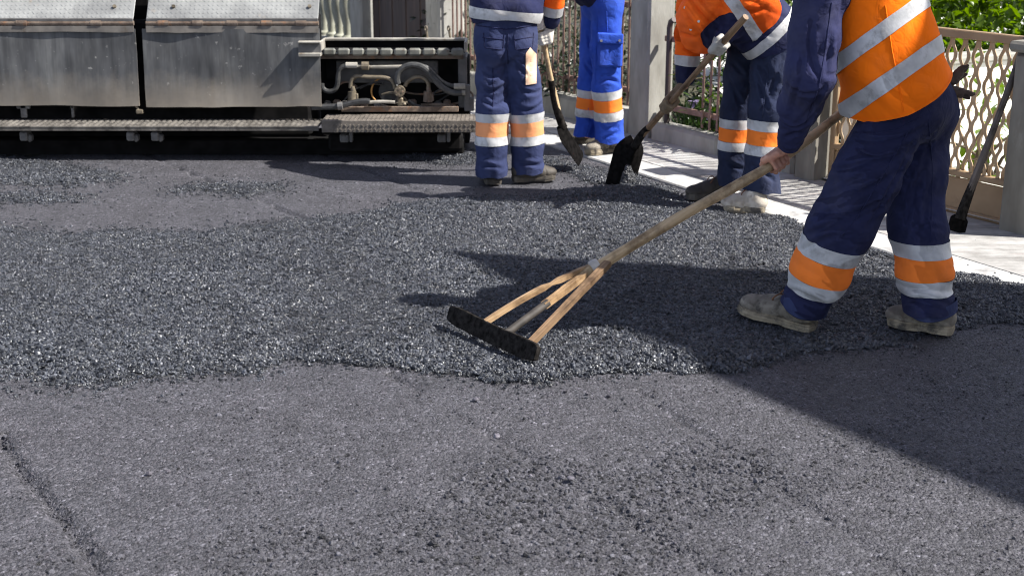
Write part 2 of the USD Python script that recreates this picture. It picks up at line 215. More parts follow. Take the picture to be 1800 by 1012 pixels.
M['laurel'] = leaf_mat('laurel_leaf', (0.16, 0.27, 0.012), (0.38, 0.48, 0.03), 0.45)
M['shrub'] = leaf_mat('shrub_leaf', (0.07, 0.13, 0.018), (0.17, 0.26, 0.04), 0.4)
M['shrub_bright'] = leaf_mat('bright_shrub_leaf', (0.11, 0.20, 0.018), (0.27, 0.38, 0.04), 0.45)
M['shrub_dark'] = leaf_mat('dark_shrub_leaf', (0.022, 0.04, 0.012), (0.055, 0.085, 0.024), 0.25)
M['grass'] = leaf_mat('grass_blade', (0.04, 0.09, 0.015), (0.10, 0.19, 0.035), 0.3)
M['iris'] = leaf_mat('lilac_petal', (0.45, 0.36, 0.62), (0.60, 0.52, 0.74), 0.3)
M['stem'] = surf('bush_stem', (0.06, 0.045, 0.03), (0.12, 0.09, 0.06), scale=10, rough=0.9)
M['badge'] = surf('peach_patch', (0.72, 0.46, 0.30), (0.80, 0.56, 0.40), scale=20, rough=0.8, bump=0.2, bscale=60)
M['badge_print'] = surf('patch_print', (0.66, 0.42, 0.275), (0.73, 0.49, 0.335), scale=20, rough=0.8)
M['button'] = surf('steel_button', (0.5, 0.5, 0.5), (0.6, 0.6, 0.6), rough=0.3, metal=0.8)
M['brass_button'] = surf('brass_button_look', (0.40, 0.28, 0.08), (0.46, 0.33, 0.1), rough=0.35, metal=0.6)
M['rubber'] = surf('track_rubber', (0.02, 0.02, 0.02), (0.035, 0.035, 0.035), rough=0.8)

# ------------------------------------------------------------------ mesh helpers
cat = lambda ms: trimesh.util.concatenate([m for m in ms if m is not None])
def box(c, size, axes=None):
    m = trimesh.creation.box(size)
    if axes is not None:
        T = np.eye(4); T[:3, :3] = np.stack(axes, 1); m.apply_transform(T)
    m.apply_translation(c); return m
def bevel_box(c, size, axes=None, b=0.01):
    """box with chamfered edges: hull of three inset boxes"""
    s = np.array(size); b = min(b, s.min() * 0.45); pts = []
    for k in range(3):
        e = s / 2 - b; e[k] = s[k] / 2
        pts += [V(i, j, l) * e for i in (-1, 1) for j in (-1, 1) for l in (-1, 1)]
    m = trimesh.convex.convex_hull(np.array(pts))
    if axes is not None:
        T = np.eye(4); T[:3, :3] = np.stack(axes, 1); m.apply_transform(T)
    m.apply_translation(c); return m
def frame_of(d):
    d = nrm(d); a = V(0, 0, 1) if abs(d[2]) < 0.9 else V(1, 0, 0); u = nrm(np.cross(a, d)); return u, np.cross(d, u), d
def spline(pts, n):
    pts = np.asarray(pts, float)
    if len(pts) < 3: return np.linspace(pts[0], pts[-1], n)
    from scipy.interpolate import CubicSpline
    t = np.r_[0, np.cumsum(np.linalg.norm(np.diff(pts, axis=0), axis=1))]
    return CubicSpline(t, pts)(np.linspace(0, t[-1], n))
def tube(pts, r, seg=10, caps=True, flat=None):
    """tube along points; r scalar or per point; flat=(dir, factor) squashes the section"""
    pts = np.asarray(pts, float); n = len(pts); r = np.broadcast_to(np.asarray(r, float), (n,))
    T = np.gradient(pts, axis=0); T /= np.linalg.norm(T, axis=1, keepdims=True)
    u = frame_of(T[0])[0] if flat is None else np.asarray(flat[0], float); vs = []
    a = np.linspace(0, 2 * np.pi, seg, endpoint=False)
    for i in range(n):
        u = nrm(u - T[i] * (u @ T[i])); w = np.cross(T[i], u)
        vs.append(pts[i] + r[i] * (np.outer(np.cos(a), u) * (1 if flat is None else flat[1]) + np.outer(np.sin(a), w)))
    v = np.vstack(vs); f = []
    for i in range(n - 1):
        for j in range(seg):
            k = (j + 1) % seg; f += [[i * seg + j, i * seg + k, (i + 1) * seg + k], [i * seg + j, (i + 1) * seg + k, (i + 1) * seg + j]]
    if caps:
        v = np.vstack([v, pts[0], pts[-1]]); c0, c1 = len(v) - 2, len(v) - 1
        for j in range(seg):
            k = (j + 1) % seg; f += [[c0, k, j], [c1, (n - 1) * seg + j, (n - 1) * seg + k]]
    return trimesh.Trimesh(v, np.array(f), process=False)
def wood_part(t, name, mesh, mat, axis_a, axis_b, parent=None, label=None, smooth=35):
    """a wooden part whose grain runs from axis_a to axis_b (primvar grain: along, round)"""
    p = numbered((parent or t.path) + '/' + name); m = mesh.copy()
    v, f, nn = usdkit.meshkit.arrays(m, smooth)
    u, w, d = frame_of(axis_b - axis_a); q = v - axis_a
    g = np.stack([q @ d, np.arctan2(q @ u, q @ w) * 0.025 + 0.3 * (q @ u), 0 * (q @ d)], 1)
    prim = usdkit.mesh(stage, p, trimesh.Trimesh(v - t.base, f, process=False), mat, smooth=False)
    prim.CreateNormalsAttr(Vt.Vec3fArray.FromNumpy(nn.astype(np.float32))); prim.SetNormalsInterpolation('vertex')
    UsdGeom.PrimvarsAPI(prim).CreatePrimvar('grain', Sdf.ValueTypeNames.Float3Array, 'vertex').Set(Vt.Vec3fArray.FromNumpy(g.astype(np.float32)))
    tags(prim.GetPrim(), label); return p
def revolve(profile, seg=20):
    pr = np.asarray(profile, float); return trimesh.creation.revolve(pr, sections=seg)
def aim(m, a, d):
    """place a mesh modelled along +z at a, pointing along d"""
    u, w, d = frame_of(d); T = np.eye(4); T[:3, :3] = np.stack([u, w, d], 1); T[:3, 3] = a; m = m.copy(); m.apply_transform(T); return m
def sheet(poly, z, h=None):
    """flat sheet (or slab of thickness h down) from a shapely polygon"""
    if h is None:
        v, f = trimesh.creation.triangulate_polygon(poly, engine='earcut'); v = np.c_[v, np.full(len(v), z)]
        m = trimesh.Trimesh(v, f, process=False)
        if m.face_normals[:, 2].mean() < 0: m.invert()
        return m
    m = trimesh.creation.extrude_polygon(poly, h, engine='earcut'); m.apply_translation((0, 0, z - h)); return m

# ------------------------------------------------------------------ implicit surfaces (bodies and clothes)
def surface_nets(v, lo, h):
    s = v < 0
    c = [s[i:v.shape[0] - 1 + i, j:v.shape[1] - 1 + j, k:v.shape[2] - 1 + k] for i in (0, 1) for j in (0, 1) for k in (0, 1)]
    cnt = sum(x.astype(np.int8) for x in c); act = (cnt > 0) & (cnt < 8)
    idx = np.full(act.shape, -1, np.int64); I = np.argwhere(act); idx[act] = np.arange(len(I))
    acc, num = np.zeros((len(I), 3)), np.zeros((len(I), 1))
    corner = lambda o: v[I[:, 0] + o[0], I[:, 1] + o[1], I[:, 2] + o[2]]
    for ax in range(3):
        o = [a for a in range(3) if a != ax]
        for p in (0, 1):
            for q in (0, 1):
                a = [0, 0, 0]; a[o[0]], a[o[1]] = p, q; b = list(a); b[ax] = 1
                va, vb = corner(a), corner(b); x = (va < 0) != (vb < 0)
                t = np.where(x, va / np.where(x, va - vb, 1), 0)
                pos = np.tile(np.array(a, float), (len(I), 1)); pos[:, ax] = t
                acc += pos * x[:, None]; num[:, 0] += x
    verts = lo + h * (I + acc / num); F = []
    for ax in range(3):
        o = [(ax + 1) % 3, (ax + 2) % 3]
        n0 = [slice(None)] * 3; n1 = [slice(None)] * 3; n0[ax] = slice(0, -1); n1[ax] = slice(1, None)
        a, b = s[tuple(n0)], s[tuple(n1)]
        E = np.argwhere(a != b); E = E[(E[:, o[0]] > 0) & (E[:, o[1]] > 0) & (E[:, o[0]] < v.shape[o[0]] - 1) & (E[:, o[1]] < v.shape[o[1]] - 1)]
        ins = a[tuple(E.T)]
        def cell(d0, d1):
            e = E.copy(); e[:, o[0]] -= d0; e[:, o[1]] -= d1; return idx[tuple(e.T)]
        q = np.stack([cell(1, 1), cell(0, 1), cell(0, 0), cell(1, 0)], 1); q[~ins] = q[~ins][:, ::-1]
        F += [q[:, [0, 1, 2]], q[:, [0, 2, 3]]]
    return trimesh.Trimesh(verts, np.vstack(F), process=False)
def smooth_mesh(m, n=3):
    from scipy.sparse import coo_matrix
    e = m.edges_unique; k = len(m.vertices); A = coo_matrix((np.ones(2 * len(e)), (np.r_[e[:, 0], e[:, 1]], np.r_[e[:, 1], e[:, 0]])), shape=(k, k)).tocsr(); dg = np.maximum(np.asarray(A.sum(1)), 1); v = np.array(m.vertices)
    for _ in range(n):
        v = v + 0.5 * (A @ v / dg - v); v = v - 0.52 * (A @ v / dg - v)
    m.vertices = v; return m
class Blob:
    def __init__(s, k=0.03): s.k, s.prims, s.cuts = k, [], []
    def cone(s, a, b, ra, rb=None, k=None):
        a, b = np.asarray(a, float), np.asarray(b, float); rb = ra if rb is None else rb; ab = b - a; L = max(ab @ ab, 1e-12)
        def f(P):
            t = np.clip(((P - a) @ ab) / L, 0, 1); return np.linalg.norm(P - a - t[..., None] * ab, axis=-1) - (ra + t * (rb - ra))
        r = max(ra, rb); s.prims.append((f, np.minimum(a, b) - r, np.maximum(a, b) + r, s.k if k is None else k)); return s
    def limb(s, pts, rs, k=None):
        for i in range(len(pts) - 1): s.cone(pts[i], pts[i + 1], rs[i], rs[i + 1], k)
        return s
    def ell(s, c, r, R=None, k=None, cut=False):
        c, r = np.asarray(c, float), np.asarray(r, float); R = np.eye(3) if R is None else np.asarray(R)   # rows: local axes
        def f(P):
            q = (P - c) @ R.T; k0 = np.linalg.norm(q / r, axis=-1); k1 = np.linalg.norm(q / r ** 2, axis=-1); return np.where(k1 > 1e-9, k0 * (k0 - 1) / np.maximum(k1, 1e-9), -r.min())
        e = np.sqrt(((R.T * r) ** 2).sum(1)); s.prims.append((f, c - e, c + e, (s.k if k is None else k) * (-1 if cut else 1))); return s
    def build(s, h, pad=0.02):
        lo = np.min([p[1] for p in s.prims], 0) - pad - 2 * h; hi = np.max([p[2] for p in s.prims], 0) + pad + 2 * h
        n = np.ceil((hi - lo) / h).astype(int) + 1; v = np.full(n, 0.2)
        ax = [lo[i] + h * np.arange(n[i]) for i in range(3)]
        for f, a, b, k in s.prims:
            m = abs(k) + 3 * h; i0 = np.clip(((a - m - lo) / h).astype(int), 0, n); i1 = np.clip(np.ceil((b + m - lo) / h).astype(int) + 1, 0, n)
            w = tuple(slice(x, y) for x, y in zip(i0, i1)); P = np.stack(np.meshgrid(*[ax[i][w[i]] for i in range(3)], indexing='ij'), -1); d = f(P); o = v[w]
            if k < 0:
                d = -d; kk = -k; hh = np.clip(0.5 - 0.5 * (o - d) / kk, 0, 1); v[w] = o * (1 - hh) + d * hh + kk * hh * (1 - hh)
            else:
                hh = np.clip(0.5 + 0.5 * (o - d) / max(k, 1e-6), 0, 1); v[w] = o * (1 - hh) + d * hh - k * hh * (1 - hh)
        if s.cuts:
            P = np.stack(np.meshgrid(*ax, indexing='ij'), -1)
            for c in s.cuts: v = np.maximum(v, c(P))
        m = surface_nets(v, lo, h)
        return smooth_mesh(m)
def fold(m, folds, rough=0.0, seed=0, fine=0.0):
    """cloth creases: (centre, reach, direction across the creases, spacing, depth); rough = loose uneven drape"""
    p = np.array(m.vertices); nn = np.array(m.vertex_normals); d = np.zeros(len(p))
    for i, (c, r, k, lam, amp) in enumerate(folds):
        w = np.exp(-(np.linalg.norm(p - c, axis=1) / r) ** 2); u, v, k = frame_of(k)
        wp = 0.35 * (np.stack([fbm(p * 7.0 + i * 3.1 + q * 17, 2, seed + i + q) for q in range(3)], 1) - 0.5) * lam * 2.2
        q = p + wp; n1 = noise(np.stack([q @ k / lam, q @ u / (9 * lam), q @ v / (9 * lam)], 1) + i * 7.7, seed + 3 * i)
        d += 0.8 * amp * w * (0.95 - 2.7 * np.clip(1 - np.abs(2 * n1 - 1) * 2.3, 0, 1) ** 1.15)
    if rough: d += rough * (fbm(p * 7.0, 3, seed + 50) - 0.5) * 1.6
    if fine: d += fine * (fbm(p * 24.0, 2, seed + 60) - 0.5) * 2
    m = m.copy(); m.vertices = p + nn * d[:, None]; return m
def clip(m, sv):
    """the part of a mesh where the vertex field sv is positive, cut cleanly through the triangles"""
    v, f = np.array(m.vertices), np.array(m.faces); sv = np.where(np.abs(sv) < 1e-7, 1e-7, sv); pos = sv > 0; cnt = pos[f].sum(1); out = [f[cnt == 3]]; newv, base = [v], len(v)
    def cut(a, b):
        t = sv[a] / (sv[a] - sv[b]); return v[a] + (v[b] - v[a]) * t[:, None]
    for want in (1, 2):
        g = f[cnt == want]
        if not len(g): continue
        sel = pos[g] if want == 1 else ~pos[g]; k = sel.argmax(1); g = np.stack([np.take_along_axis(g, ((k + q) % 3)[:, None], 1)[:, 0] for q in range(3)], 1); n = len(g)
        newv += [cut(g[:, 0], g[:, 1]), cut(g[:, 0], g[:, 2])]; a, b = base + np.arange(n), base + n + np.arange(n); base += 2 * n
        out += [np.stack([g[:, 0], a, b], 1)] if want == 1 else [np.stack([a, g[:, 1], g[:, 2]], 1), np.stack([a, g[:, 2], b], 1)]
    r = trimesh.Trimesh(np.vstack(newv), np.vstack(out), process=False); r.merge_vertices(); r.remove_unreferenced_vertices(); return r
def slab(m, o0, n0, o1, n1, off=0.004, keep=None):
    """the strip of a garment's surface between two planes, set proud of it; keep: a field that is positive where the strip may lie"""
    v = np.array(m.vertices); wv = 0.006 * (fbm(v * 9.0, 2, 77) - 0.5) * 2
    sv = np.minimum((v - o0) @ nrm(n0), (v - o1) @ nrm(n1)) + wv * 0.5
    if keep is not None: sv = np.minimum(sv, keep(v))
    q = m.copy(); q.vertices = v + np.array(m.vertex_normals) * off; return clip(q, sv)
def seg_dist(c, a, b):
    ab = b - a; t = np.clip((c - a) @ ab / (ab @ ab), 0, 1); return np.linalg.norm(c - a - t[:, None] * ab, axis=1)
def clean(m):
    m.merge_vertices(); return m

# ================================================================== GROUND, ROAD, PAVEMENT
rng = np.random.default_rng(7)
xy = lambda p: np.asarray(p)[:2]
K0, K1 = G(960, 254), G(1800, 522)                       # road edge / kerb line
F0, F1 = G(1105, 237), G(1745, 400)                      # foot of the fence
kd = nrm(xy(K1 - K0)); kn = V(kd[1], -kd[0]); kn = kn if kn[0] > 0 else -kn        # along the kerb towards the camera, and away from the road
fd = nrm(xy(F1 - F0)); fn = V(fd[1], -fd[0]); fn = fn if fn[0] > 0 else -fn
ext = lambda p, d, t: xy(p) + d * t
single('ground', sheet(Polygon([(-400, -400), (400, -400), (400, 400), (-400, 400)]), -0.20), M['earth'], kind='structure', smooth=False)
ka, kb = ext(K0, kd, -40), ext(K1, kd, 40)
road_poly = Polygon([tuple(ka), tuple(kb), tuple(kb - kn * 30), tuple(ka - kn * 30)])
near = shapely.box(-3.2, 2.6, 3.6, 10.4)
seams = [(G(0, 770), G(185, 1012)), (G(690, 660), G(1225, 985)), (G(235, 262), G(490, 365)), (G(545, 262), G(700, 318)), (G(1130, 690), G(1480, 930))]
seam_w = [1.0, 0.5, 0.85, 0.8, 0.4]
def seam_field(x, y):
    """0..1 nearness to the rough longitudinal paving seams"""
    s = np.zeros_like(x)
    for (a, b), w in zip(seams, seam_w):
        d = nrm(xy(b - a)); L = np.linalg.norm(xy(b - a)); q = np.stack([x - a[0], y - a[1]], -1); t = q @ d; n_ = q @ V(d[1], -d[0])
        n_ = n_ + 0.03 * (fbm(np.stack([x * 4, y * 4, 0 * x], -1), 2, 5) - 0.5)
        g = np.exp(-(n_ / 0.022) ** 2) * ((t > -0.05) & (t < L + 0.6)); s = np.maximum(s, w * g)
    return s
rough_polys = [[(640, 1012), (700, 880), (860, 800), (1000, 790), (1120, 850), (1300, 1012)], [(1100, 860), (1130, 780), (1280, 770), (1420, 830), (1440, 880), (1330, 930), (1180, 920)],
               [(330, 835), (350, 800), (430, 795), (420, 830)], [(1440, 850), (1560, 800), (1640, 850), (1560, 890)], [(300, 1012), (380, 930), (560, 900), (640, 960), (640, 1012)], [(0, 1012), (0, 960), (120, 930), (200, 1012)]]
def world_poly(pts): return Polygon([tuple(xy(G(*p))) for p in pts]).buffer(0)
rough_area = shapely.union_all([world_poly(p) for p in rough_polys])
res = 0.0135
gx, gy = np.meshgrid(np.arange(-3.2, 3.6, res), np.arange(2.6, 10.4, res), indexing='ij')
pts3 = np.stack([gx, gy, 0 * gx], -1)
sf = seam_field(gx, gy)
rough_mask = shapely.contains_xy(rough_area, gx, gy).astype(float)
rough_mask = np.clip(ndimage.gaussian_filter(rough_mask, 7) * 1.0 + 0.9 * (fbm(pts3 * 2.6, 3, 12) - 0.5) * (ndimage.gaussian_filter(rough_mask, 14) > 0.03), 0, 1)
rough_mask = np.maximum(rough_mask, 0.9 * (np.clip(fbm(pts3 * 1.7, 4, 31) - 0.60, 0, 1) * 5).clip(0, 1) * 0.6)
gz = 0.012 * (fbm(pts3 * 1.1, 3, 2) - 0.5) + 0.003 * (fbm(pts3 * 30, 2, 3) - 0.5) - sf * (0.010 + 0.030 * fbm(pts3 * 16, 2, 9) * (fbm(pts3 * 5, 2, 19) > 0.42)) + rough_mask * 0.013 * (fbm(pts3 * 40, 2, 4) - 0.45)
inside = shapely.contains_xy(road_poly.buffer(-0.02), gx, gy)
edge = np.ones_like(gz); edge[[0, -1], :] = 0; edge[:, [0, -1]] = 0
gz = gz * ndimage.uniform_filter(edge, 9)
nx, ny = gx.shape; ii = np.arange(nx * ny).reshape(nx, ny)
quad = np.stack([ii[:-1, :-1], ii[1:, :-1], ii[1:, 1:], ii[:-1, 1:]], -1)
ok = inside[:-1, :-1] & inside[1:, :-1] & inside[1:, 1:] & inside[:-1, 1:]
q = quad[ok]; faces = np.vstack([q[:, [0, 1, 2]], q[:, [0, 2, 3]]])
near_m = trimesh.Trimesh(np.stack([gx, gy, gz], -1).reshape(-1, 3), faces, process=False); near_m.remove_unreferenced_vertices()
far_m = sheet(road_poly.difference(shapely.box(-3.2 + 0.1, 2.7, 3.5, 10.3)), -0.022)
road = Thing('road', (0, 0, 0), kind='structure')
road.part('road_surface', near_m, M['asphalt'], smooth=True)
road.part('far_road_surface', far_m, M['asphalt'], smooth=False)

# pavement between kerb and fence: kerb stones, then stamped concrete slabs
pave = Thing('pavement', (*xy(K0), 0), kind='structure')
kw = 0.24
tK = np.arange(-14, 12, 1.0)
for t in tK:
    a, b = ext(K0, kd, t + 0.004), ext(K0, kd, t + 0.996)
    st = bevel_box((*((a + b) / 2 + kn * kw / 2), -0.067 + 0.0015 * math.sin(t * 7)), (0.994, kw, 0.15), (V(*kd, 0), V(-kd[1], kd[0], 0), V(0, 0, 1)), 0.008)
    pave.part('kerb_stone', st, M['kerb'], smooth=False)
def strip_quad(t0, t1, inner):
    """quad from the kerb's back edge to the fence foot"""
    def foot(t):
        p = ext(K0, kd, t) + kn * (kw + 0.006); w_ = ((xy(F0) - p) @ fn) / (kn @ fn); return p, p + kn * (w_ + inner)
    a, b = foot(t0); c, d = foot(t1); return Polygon([tuple(a), tuple(c), tuple(d), tuple(b)])
for t in np.arange(-14, 12, 3.2):
    pave.part('paving_slab', sheet(strip_quad(t + 0.0025, t + 3.1975, 0.05), 0.009 + 0.0015 * math.sin(t * 3), 0.06), M['pavement'], smooth=False)
# ground behind the fence
gar = Polygon([tuple(ext(F0, fd, -30) + fn * 0.06), tuple(ext(F0, fd, 20) + fn * 0.06), tuple(ext(F0, fd, 20) + fn * 40), tuple(ext(F0, fd, -30) + fn * 40)])
P2F = xy(G(1388, 318)); tg0 = (P2F - xy(F0)) @ fd; tg1 = np.linalg.norm(xy(F1 - F0))
drv = Polygon([tuple(ext(F0, fd, tg0 + 0.05) + fn * 0.06), tuple(ext(F0, fd, tg1 + 0.4) + fn * 0.06), tuple(ext(F0, fd, tg1 + 2.0) + fn * 16), tuple(xy(P2F) + V(2.2, 16)), tuple(xy(P2F) + V(0.1, 6))]).buffer(0)
single('garden_ground', sheet(gar.difference(drv), 0.015), M['soil'], kind='structure', smooth=False)
single('driveway', sheet(drv, 0.02), M['driveway'], kind='structure', smooth=False)

# ------------------------------------------------------------------ loose hot asphalt spread over the road
main_px = [(-620, 600), (-260, 596), (0, 612), (60, 650), (130, 684), (250, 668), (340, 655), (440, 660), (540, 640), (640, 634), (700, 640), (760, 652), (860, 670), (1000, 667), (1120, 660), (1210, 650), (1300, 642), (1400, 625), (1470, 610), (1560, 604), (1640, 590), (1720, 560), (1900, 585), (2080, 600),
           (2080, 584), (1900, 532), (1800, 508), (1740, 490), (1690, 478), (1640, 476), (1600, 462), (1560, 455), (1540, 440), (1480, 416), (1440, 408), (1400, 391), (1340, 380), (1300, 370), (1240, 360), (1200, 346), (1150, 332), (1120, 332), (1060, 340), (1000, 342), (900, 346), (800, 352), (700, 358), (620, 372), (540, 382), (480, 398), (400, 402), (300, 412), (200, 404), (100, 408), (0, 400), (-260, 396), (-620, 400)]
other_px = [[(-200, 276), (0, 278), (70, 284), (130, 290), (180, 302), (215, 318), (150, 326), (60, 322), (0, 326), (-200, 322)],
            [(955, 276), (1000, 282), (1060, 296), (1120, 316), (1150, 338), (1090, 336), (1020, 316), (965, 296)],
            [(700, 272), (760, 262), (832, 262), (832, 288), (760, 292)], [(320, 328), (380, 322), (470, 322), (500, 332), (430, 342), (340, 340)], [(0, 346), (60, 342), (150, 346), (60, 360), (-60, 358)],
            [(1075, 322), (1100, 314), (1125, 322), (1120, 336), (1085, 336)]]
loose_main = world_poly(main_px); others = [world_poly(p) for p in other_px]
r2 = 0.02
hx, hy = np.meshgrid(np.arange(-4.6, 3.2, r2), np.arange(4.3, 9.7, r2), indexing='ij')
hp = np.stack([hx, hy, 0 * hx], -1)
wob = lambda s, a, f: a * (fbm(hp * f + s, 3, int(s)) - 0.5)
def sdist(poly):
    m = shapely.contains_xy(poly, hx + wob(3, 0.26, 3.5) + wob(5, 0.12, 11), hy + wob(8, 0.26, 3.5) + wob(6, 0.12, 11)); return (ndimage.distance_transform_edt(m) - ndimage.distance_transform_edt(~m)) * r2
dm = sdist(loose_main); do = np.max([sdist(p) for p in others], 0)
sst = lambda x: np.clip(x, 0, 1) ** 2 * (3 - 2 * np.clip(x, 0, 1))
hz = sst(dm / 0.24) * (0.008 + 0.026 * fbm(hp * 1.6, 3, 21)) + sst(do / 0.10) * 0.014 * fbm(hp * 4, 2, 22)
front = np.exp(-((dm - 0.12) / 0.10) ** 2) * (hy < 5.8) * (hx < 1.0) * sst((hx + 1.5) / 1.0); hz += front * 0.009
hz += sst(dm / 0.12) * 0.016 * (fbm(hp * 5.5, 3, 41) - 0.45)
kdist = (hx - K0[0]) * kn[0] + (hy - K0[1]) * kn[1]
hz += 0.014 * sst(dm / 0.05) * sst((kdist + 0.16) / 0.12)
for px_, py_, k_ in ((1365, 572, 0.8), (1620, 585, 0.8), (1500, 590, 0.8), (930, 620, 0.55), (850, 585, 0.45)):
    c = G(px_, py_); hz *= 1 - k_ * np.exp(-(((hx - c[0]) ** 2 + (hy - c[1]) ** 2) / 0.28 ** 2))
# small heaps: by the shovel blade and along the rake
for (px, py, hgt, rad) in ((1101, 331, 0.085, 0.055), (1125, 334, 0.03, 0.16), (890, 655, 0.006, 0.2), (1040, 345, 0.03, 0.3), (1080, 405, 0.025, 0.3), (740, 300, 0.02, 0.2)):
    c = G(px, py); hz += hgt * np.exp(-(((hx - c[0]) ** 2 + (hy - c[1]) ** 2) / rad ** 2))
dall = np.maximum(dm, do)
mask = dall > -0.01
hv = np.stack([hx, hy, hz + np.where(mask, 0.001, -0.03) + 0.006 * (fbm(hp * 24, 2, 33) - 0.5) * mask], -1)
n1, n2 = hx.shape; ii = np.arange(n1 * n2).reshape(n1, n2); quad = np.stack([ii[:-1, :-1], ii[1:, :-1], ii[1:, 1:], ii[:-1, 1:]], -1)
mk = mask[:-1, :-1] | mask[1:, 1:]; q = quad[mk]
heap = trimesh.Trimesh(hv.reshape(-1, 3), np.vstack([q[:, [0, 1, 2]], q[:, [0, 2, 3]]]), process=False); heap.remove_unreferenced_vertices()
loose = Thing('loose_asphalt', (0, 0, 0), 'loose dark hot asphalt spread in a rough bed across the road', 'asphalt', kind='stuff')
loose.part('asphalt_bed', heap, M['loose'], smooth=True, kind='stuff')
from scipy.interpolate import RegularGridInterpolator
hfun = RegularGridInterpolator((hx[:, 0], hy[0]), np.maximum(hz, 0), bounds_error=False, fill_value=0.0)
dfun = RegularGridInterpolator((hx[:, 0], hy[0]), dall, bounds_error=False, fill_value=-1.0)
zfun = RegularGridInterpolator((gx[:, 0], gy[0]), gz, bounds_error=False, fill_value=0.0)
rfun = RegularGridInterpolator((gx[:, 0], gy[0]), np.maximum(rough_mask, sf * 0.9), bounds_error=False, fill_value=0.0)
ground_z = lambda x, y: float(hfun([[x, y]])[0])

def chip(seed):
    r = np.random.default_rng(seed); m = trimesh.creation.icosphere(1, 1.0); p = np.array(m.vertices)
    for _ in range(9):
        d = nrm(r.normal(size=3)); c = r.uniform(0.55, 0.9); t = p @ d; p = p - np.outer(np.maximum(t - c, 0), d)
    p *= r.uniform((0.8, 0.75, 0.5), (1.15, 1.0, 0.8)); return trimesh.Trimesh(p, m.faces, process=False)
def clump(seed, n_=9, R=0.019):
    """a pinch of mixed chips, coarse and fine, lying together"""
    r = np.random.default_rng(seed); out = []
    for k in range(n_):
        c = chip(seed * 50 + k); sz = float(np.clip(np.exp(r.normal(math.log(0.0040), 0.45)), 0.0016, 0.0095)); p = np.array(c.vertices); q = nrm(r.normal(size=4)); Q = trimesh.transformations.quaternion_matrix(q)[:3, :3]
        a, b = r.uniform(0, 6.28), R * math.sqrt(r.uniform()); out.append((p @ Q.T * sz + V(b * math.cos(a), b * math.sin(a), sz * r.uniform(0.0, 0.6)), np.array(c.faces)))
    v, f, k = [], [], 0
    for a, b in out: v.append(a); f.append(b + k); k += len(a)
    return trimesh.Trimesh(np.vstack(v), np.vstack(f), process=False)
def scatter(parent_path, name, pos, size, mat, seed, lone=None, protos_=None, flat=False):
    r = np.random.default_rng(seed); path = numbered(parent_path + '/' + name)
    pi = UsdGeom.PointInstancer.Define(stage, path); tags(pi.GetPrim(), *(lone or (None, None)), None, 'stuff')
    protos = []; ms = protos_ or [chip(seed * 10 + k) for k in range(6)]
    for k, m_ in enumerate(ms):
        q = usdkit.mesh(stage, f'{path}/chip_{k + 1:03d}', m_, mat, smooth=False); protos.append(q.GetPath())
    pi.CreatePrototypesRel().SetTargets(protos); n_ = len(pos)
    pi.CreateProtoIndicesAttr(Vt.IntArray.FromNumpy(r.integers(0, len(ms), n_).astype(np.int32)))
    pi.CreatePositionsAttr(Vt.Vec3fArray.FromNumpy(np.asarray(pos, np.float32)))
    pi.CreateScalesAttr(Vt.Vec3fArray.FromNumpy(np.repeat(np.asarray(size, np.float32)[:, None], 3, 1)))
    qn = r.normal(size=(n_, 4))
    if flat: qn[:, 1:3] *= 0.06
    qn /= np.linalg.norm(qn, axis=1, keepdims=True)
    pi.CreateOrientationsAttr(Vt.QuathArray([Gf.Quath(float(a), float(b), float(c), float(d)) for a, b, c, d in qn]))
def sample(n_, lo, hi, seed):
    r = np.random.default_rng(seed); return r.uniform(lo, hi, (n_, 2)), r
# chips over the loose bed: clumps of mixed sizes, single lumps on top, feathering out thinly at the edges
def bed_z(pp, d): return np.maximum(hfun(pp), 0) + np.where(d > 0, 0.002, 0) + np.where(d > 0.02, 0, zfun(pp))
pp, r = sample(415000, (-4.4, 4.3), (3.4, 9.4), 1); pp = pp[np.abs(pp[:, 0]) < (0.42 * pp[:, 1] + 0.9)]; d = dfun(pp); thin = np.clip((-0.6 - pp[:, 0]) / 1.0, 0, 1)
dens = np.where(d > 0, np.clip(0.30 + d / (0.05 + 0.25 * thin), 0, 0.92), np.exp(d / (0.02 + 0.04 * thin)) * 0.30); k_ = r.uniform(size=len(pp)) < dens; pp, d = pp[k_], d[k_]
coarse = fbm(np.c_[pp * 1.5, 0 * d], 3, 77); front_ = np.exp(-((d - 0.08) / 0.12) ** 2) * (pp[:, 1] < 5.7)
fines = fbm(np.c_[pp * 2.3, 0 * d + 4], 4, 55); k_ = (fines > 0.47) | (r.uniform(size=len(pp)) < 0.55) | (front_ > 0.5); pp, d, coarse, front_ = pp[k_], d[k_], coarse[k_], front_[k_]
sz = r.uniform(0.6, 1.15, len(pp)) * (0.45 + 0.85 * coarse + 0.30 * front_); sz = np.where(pp[:, 1] > 6.3, sz * 0.9, sz)
scatter(loose.path, 'asphalt_clumps', np.c_[pp, bed_z(pp, d) + 0.001], sz, M['stone'], 3, protos_=[clump(90 + k) for k in range(14)], flat=True)
pp, r = sample(375000, (-4.4, 4.3), (3.4, 9.4), 11); pp = pp[np.abs(pp[:, 0]) < (0.42 * pp[:, 1] + 0.9)]; d = dfun(pp); thin = np.clip((-0.6 - pp[:, 0]) / 1.0, 0, 1)
dens = np.where(d > 0, 0.12, np.exp(d / 0.035) * 0.5 + np.exp(d / (0.12 + 0.12 * thin)) * 0.07 + 0.005); k_ = r.uniform(size=len(pp)) < dens; pp, d = pp[k_], d[k_]
sz = np.clip(np.exp(r.normal(math.log(0.0047), 0.42, len(pp))), 0.002, 0.0115) * np.where(d > 0, 1, 0.75)
scatter(loose.path, 'asphalt_chips', np.c_[pp, bed_z(pp, d) + sz * r.uniform(0.0, 0.6, len(pp))], sz, M['stone'], 4)
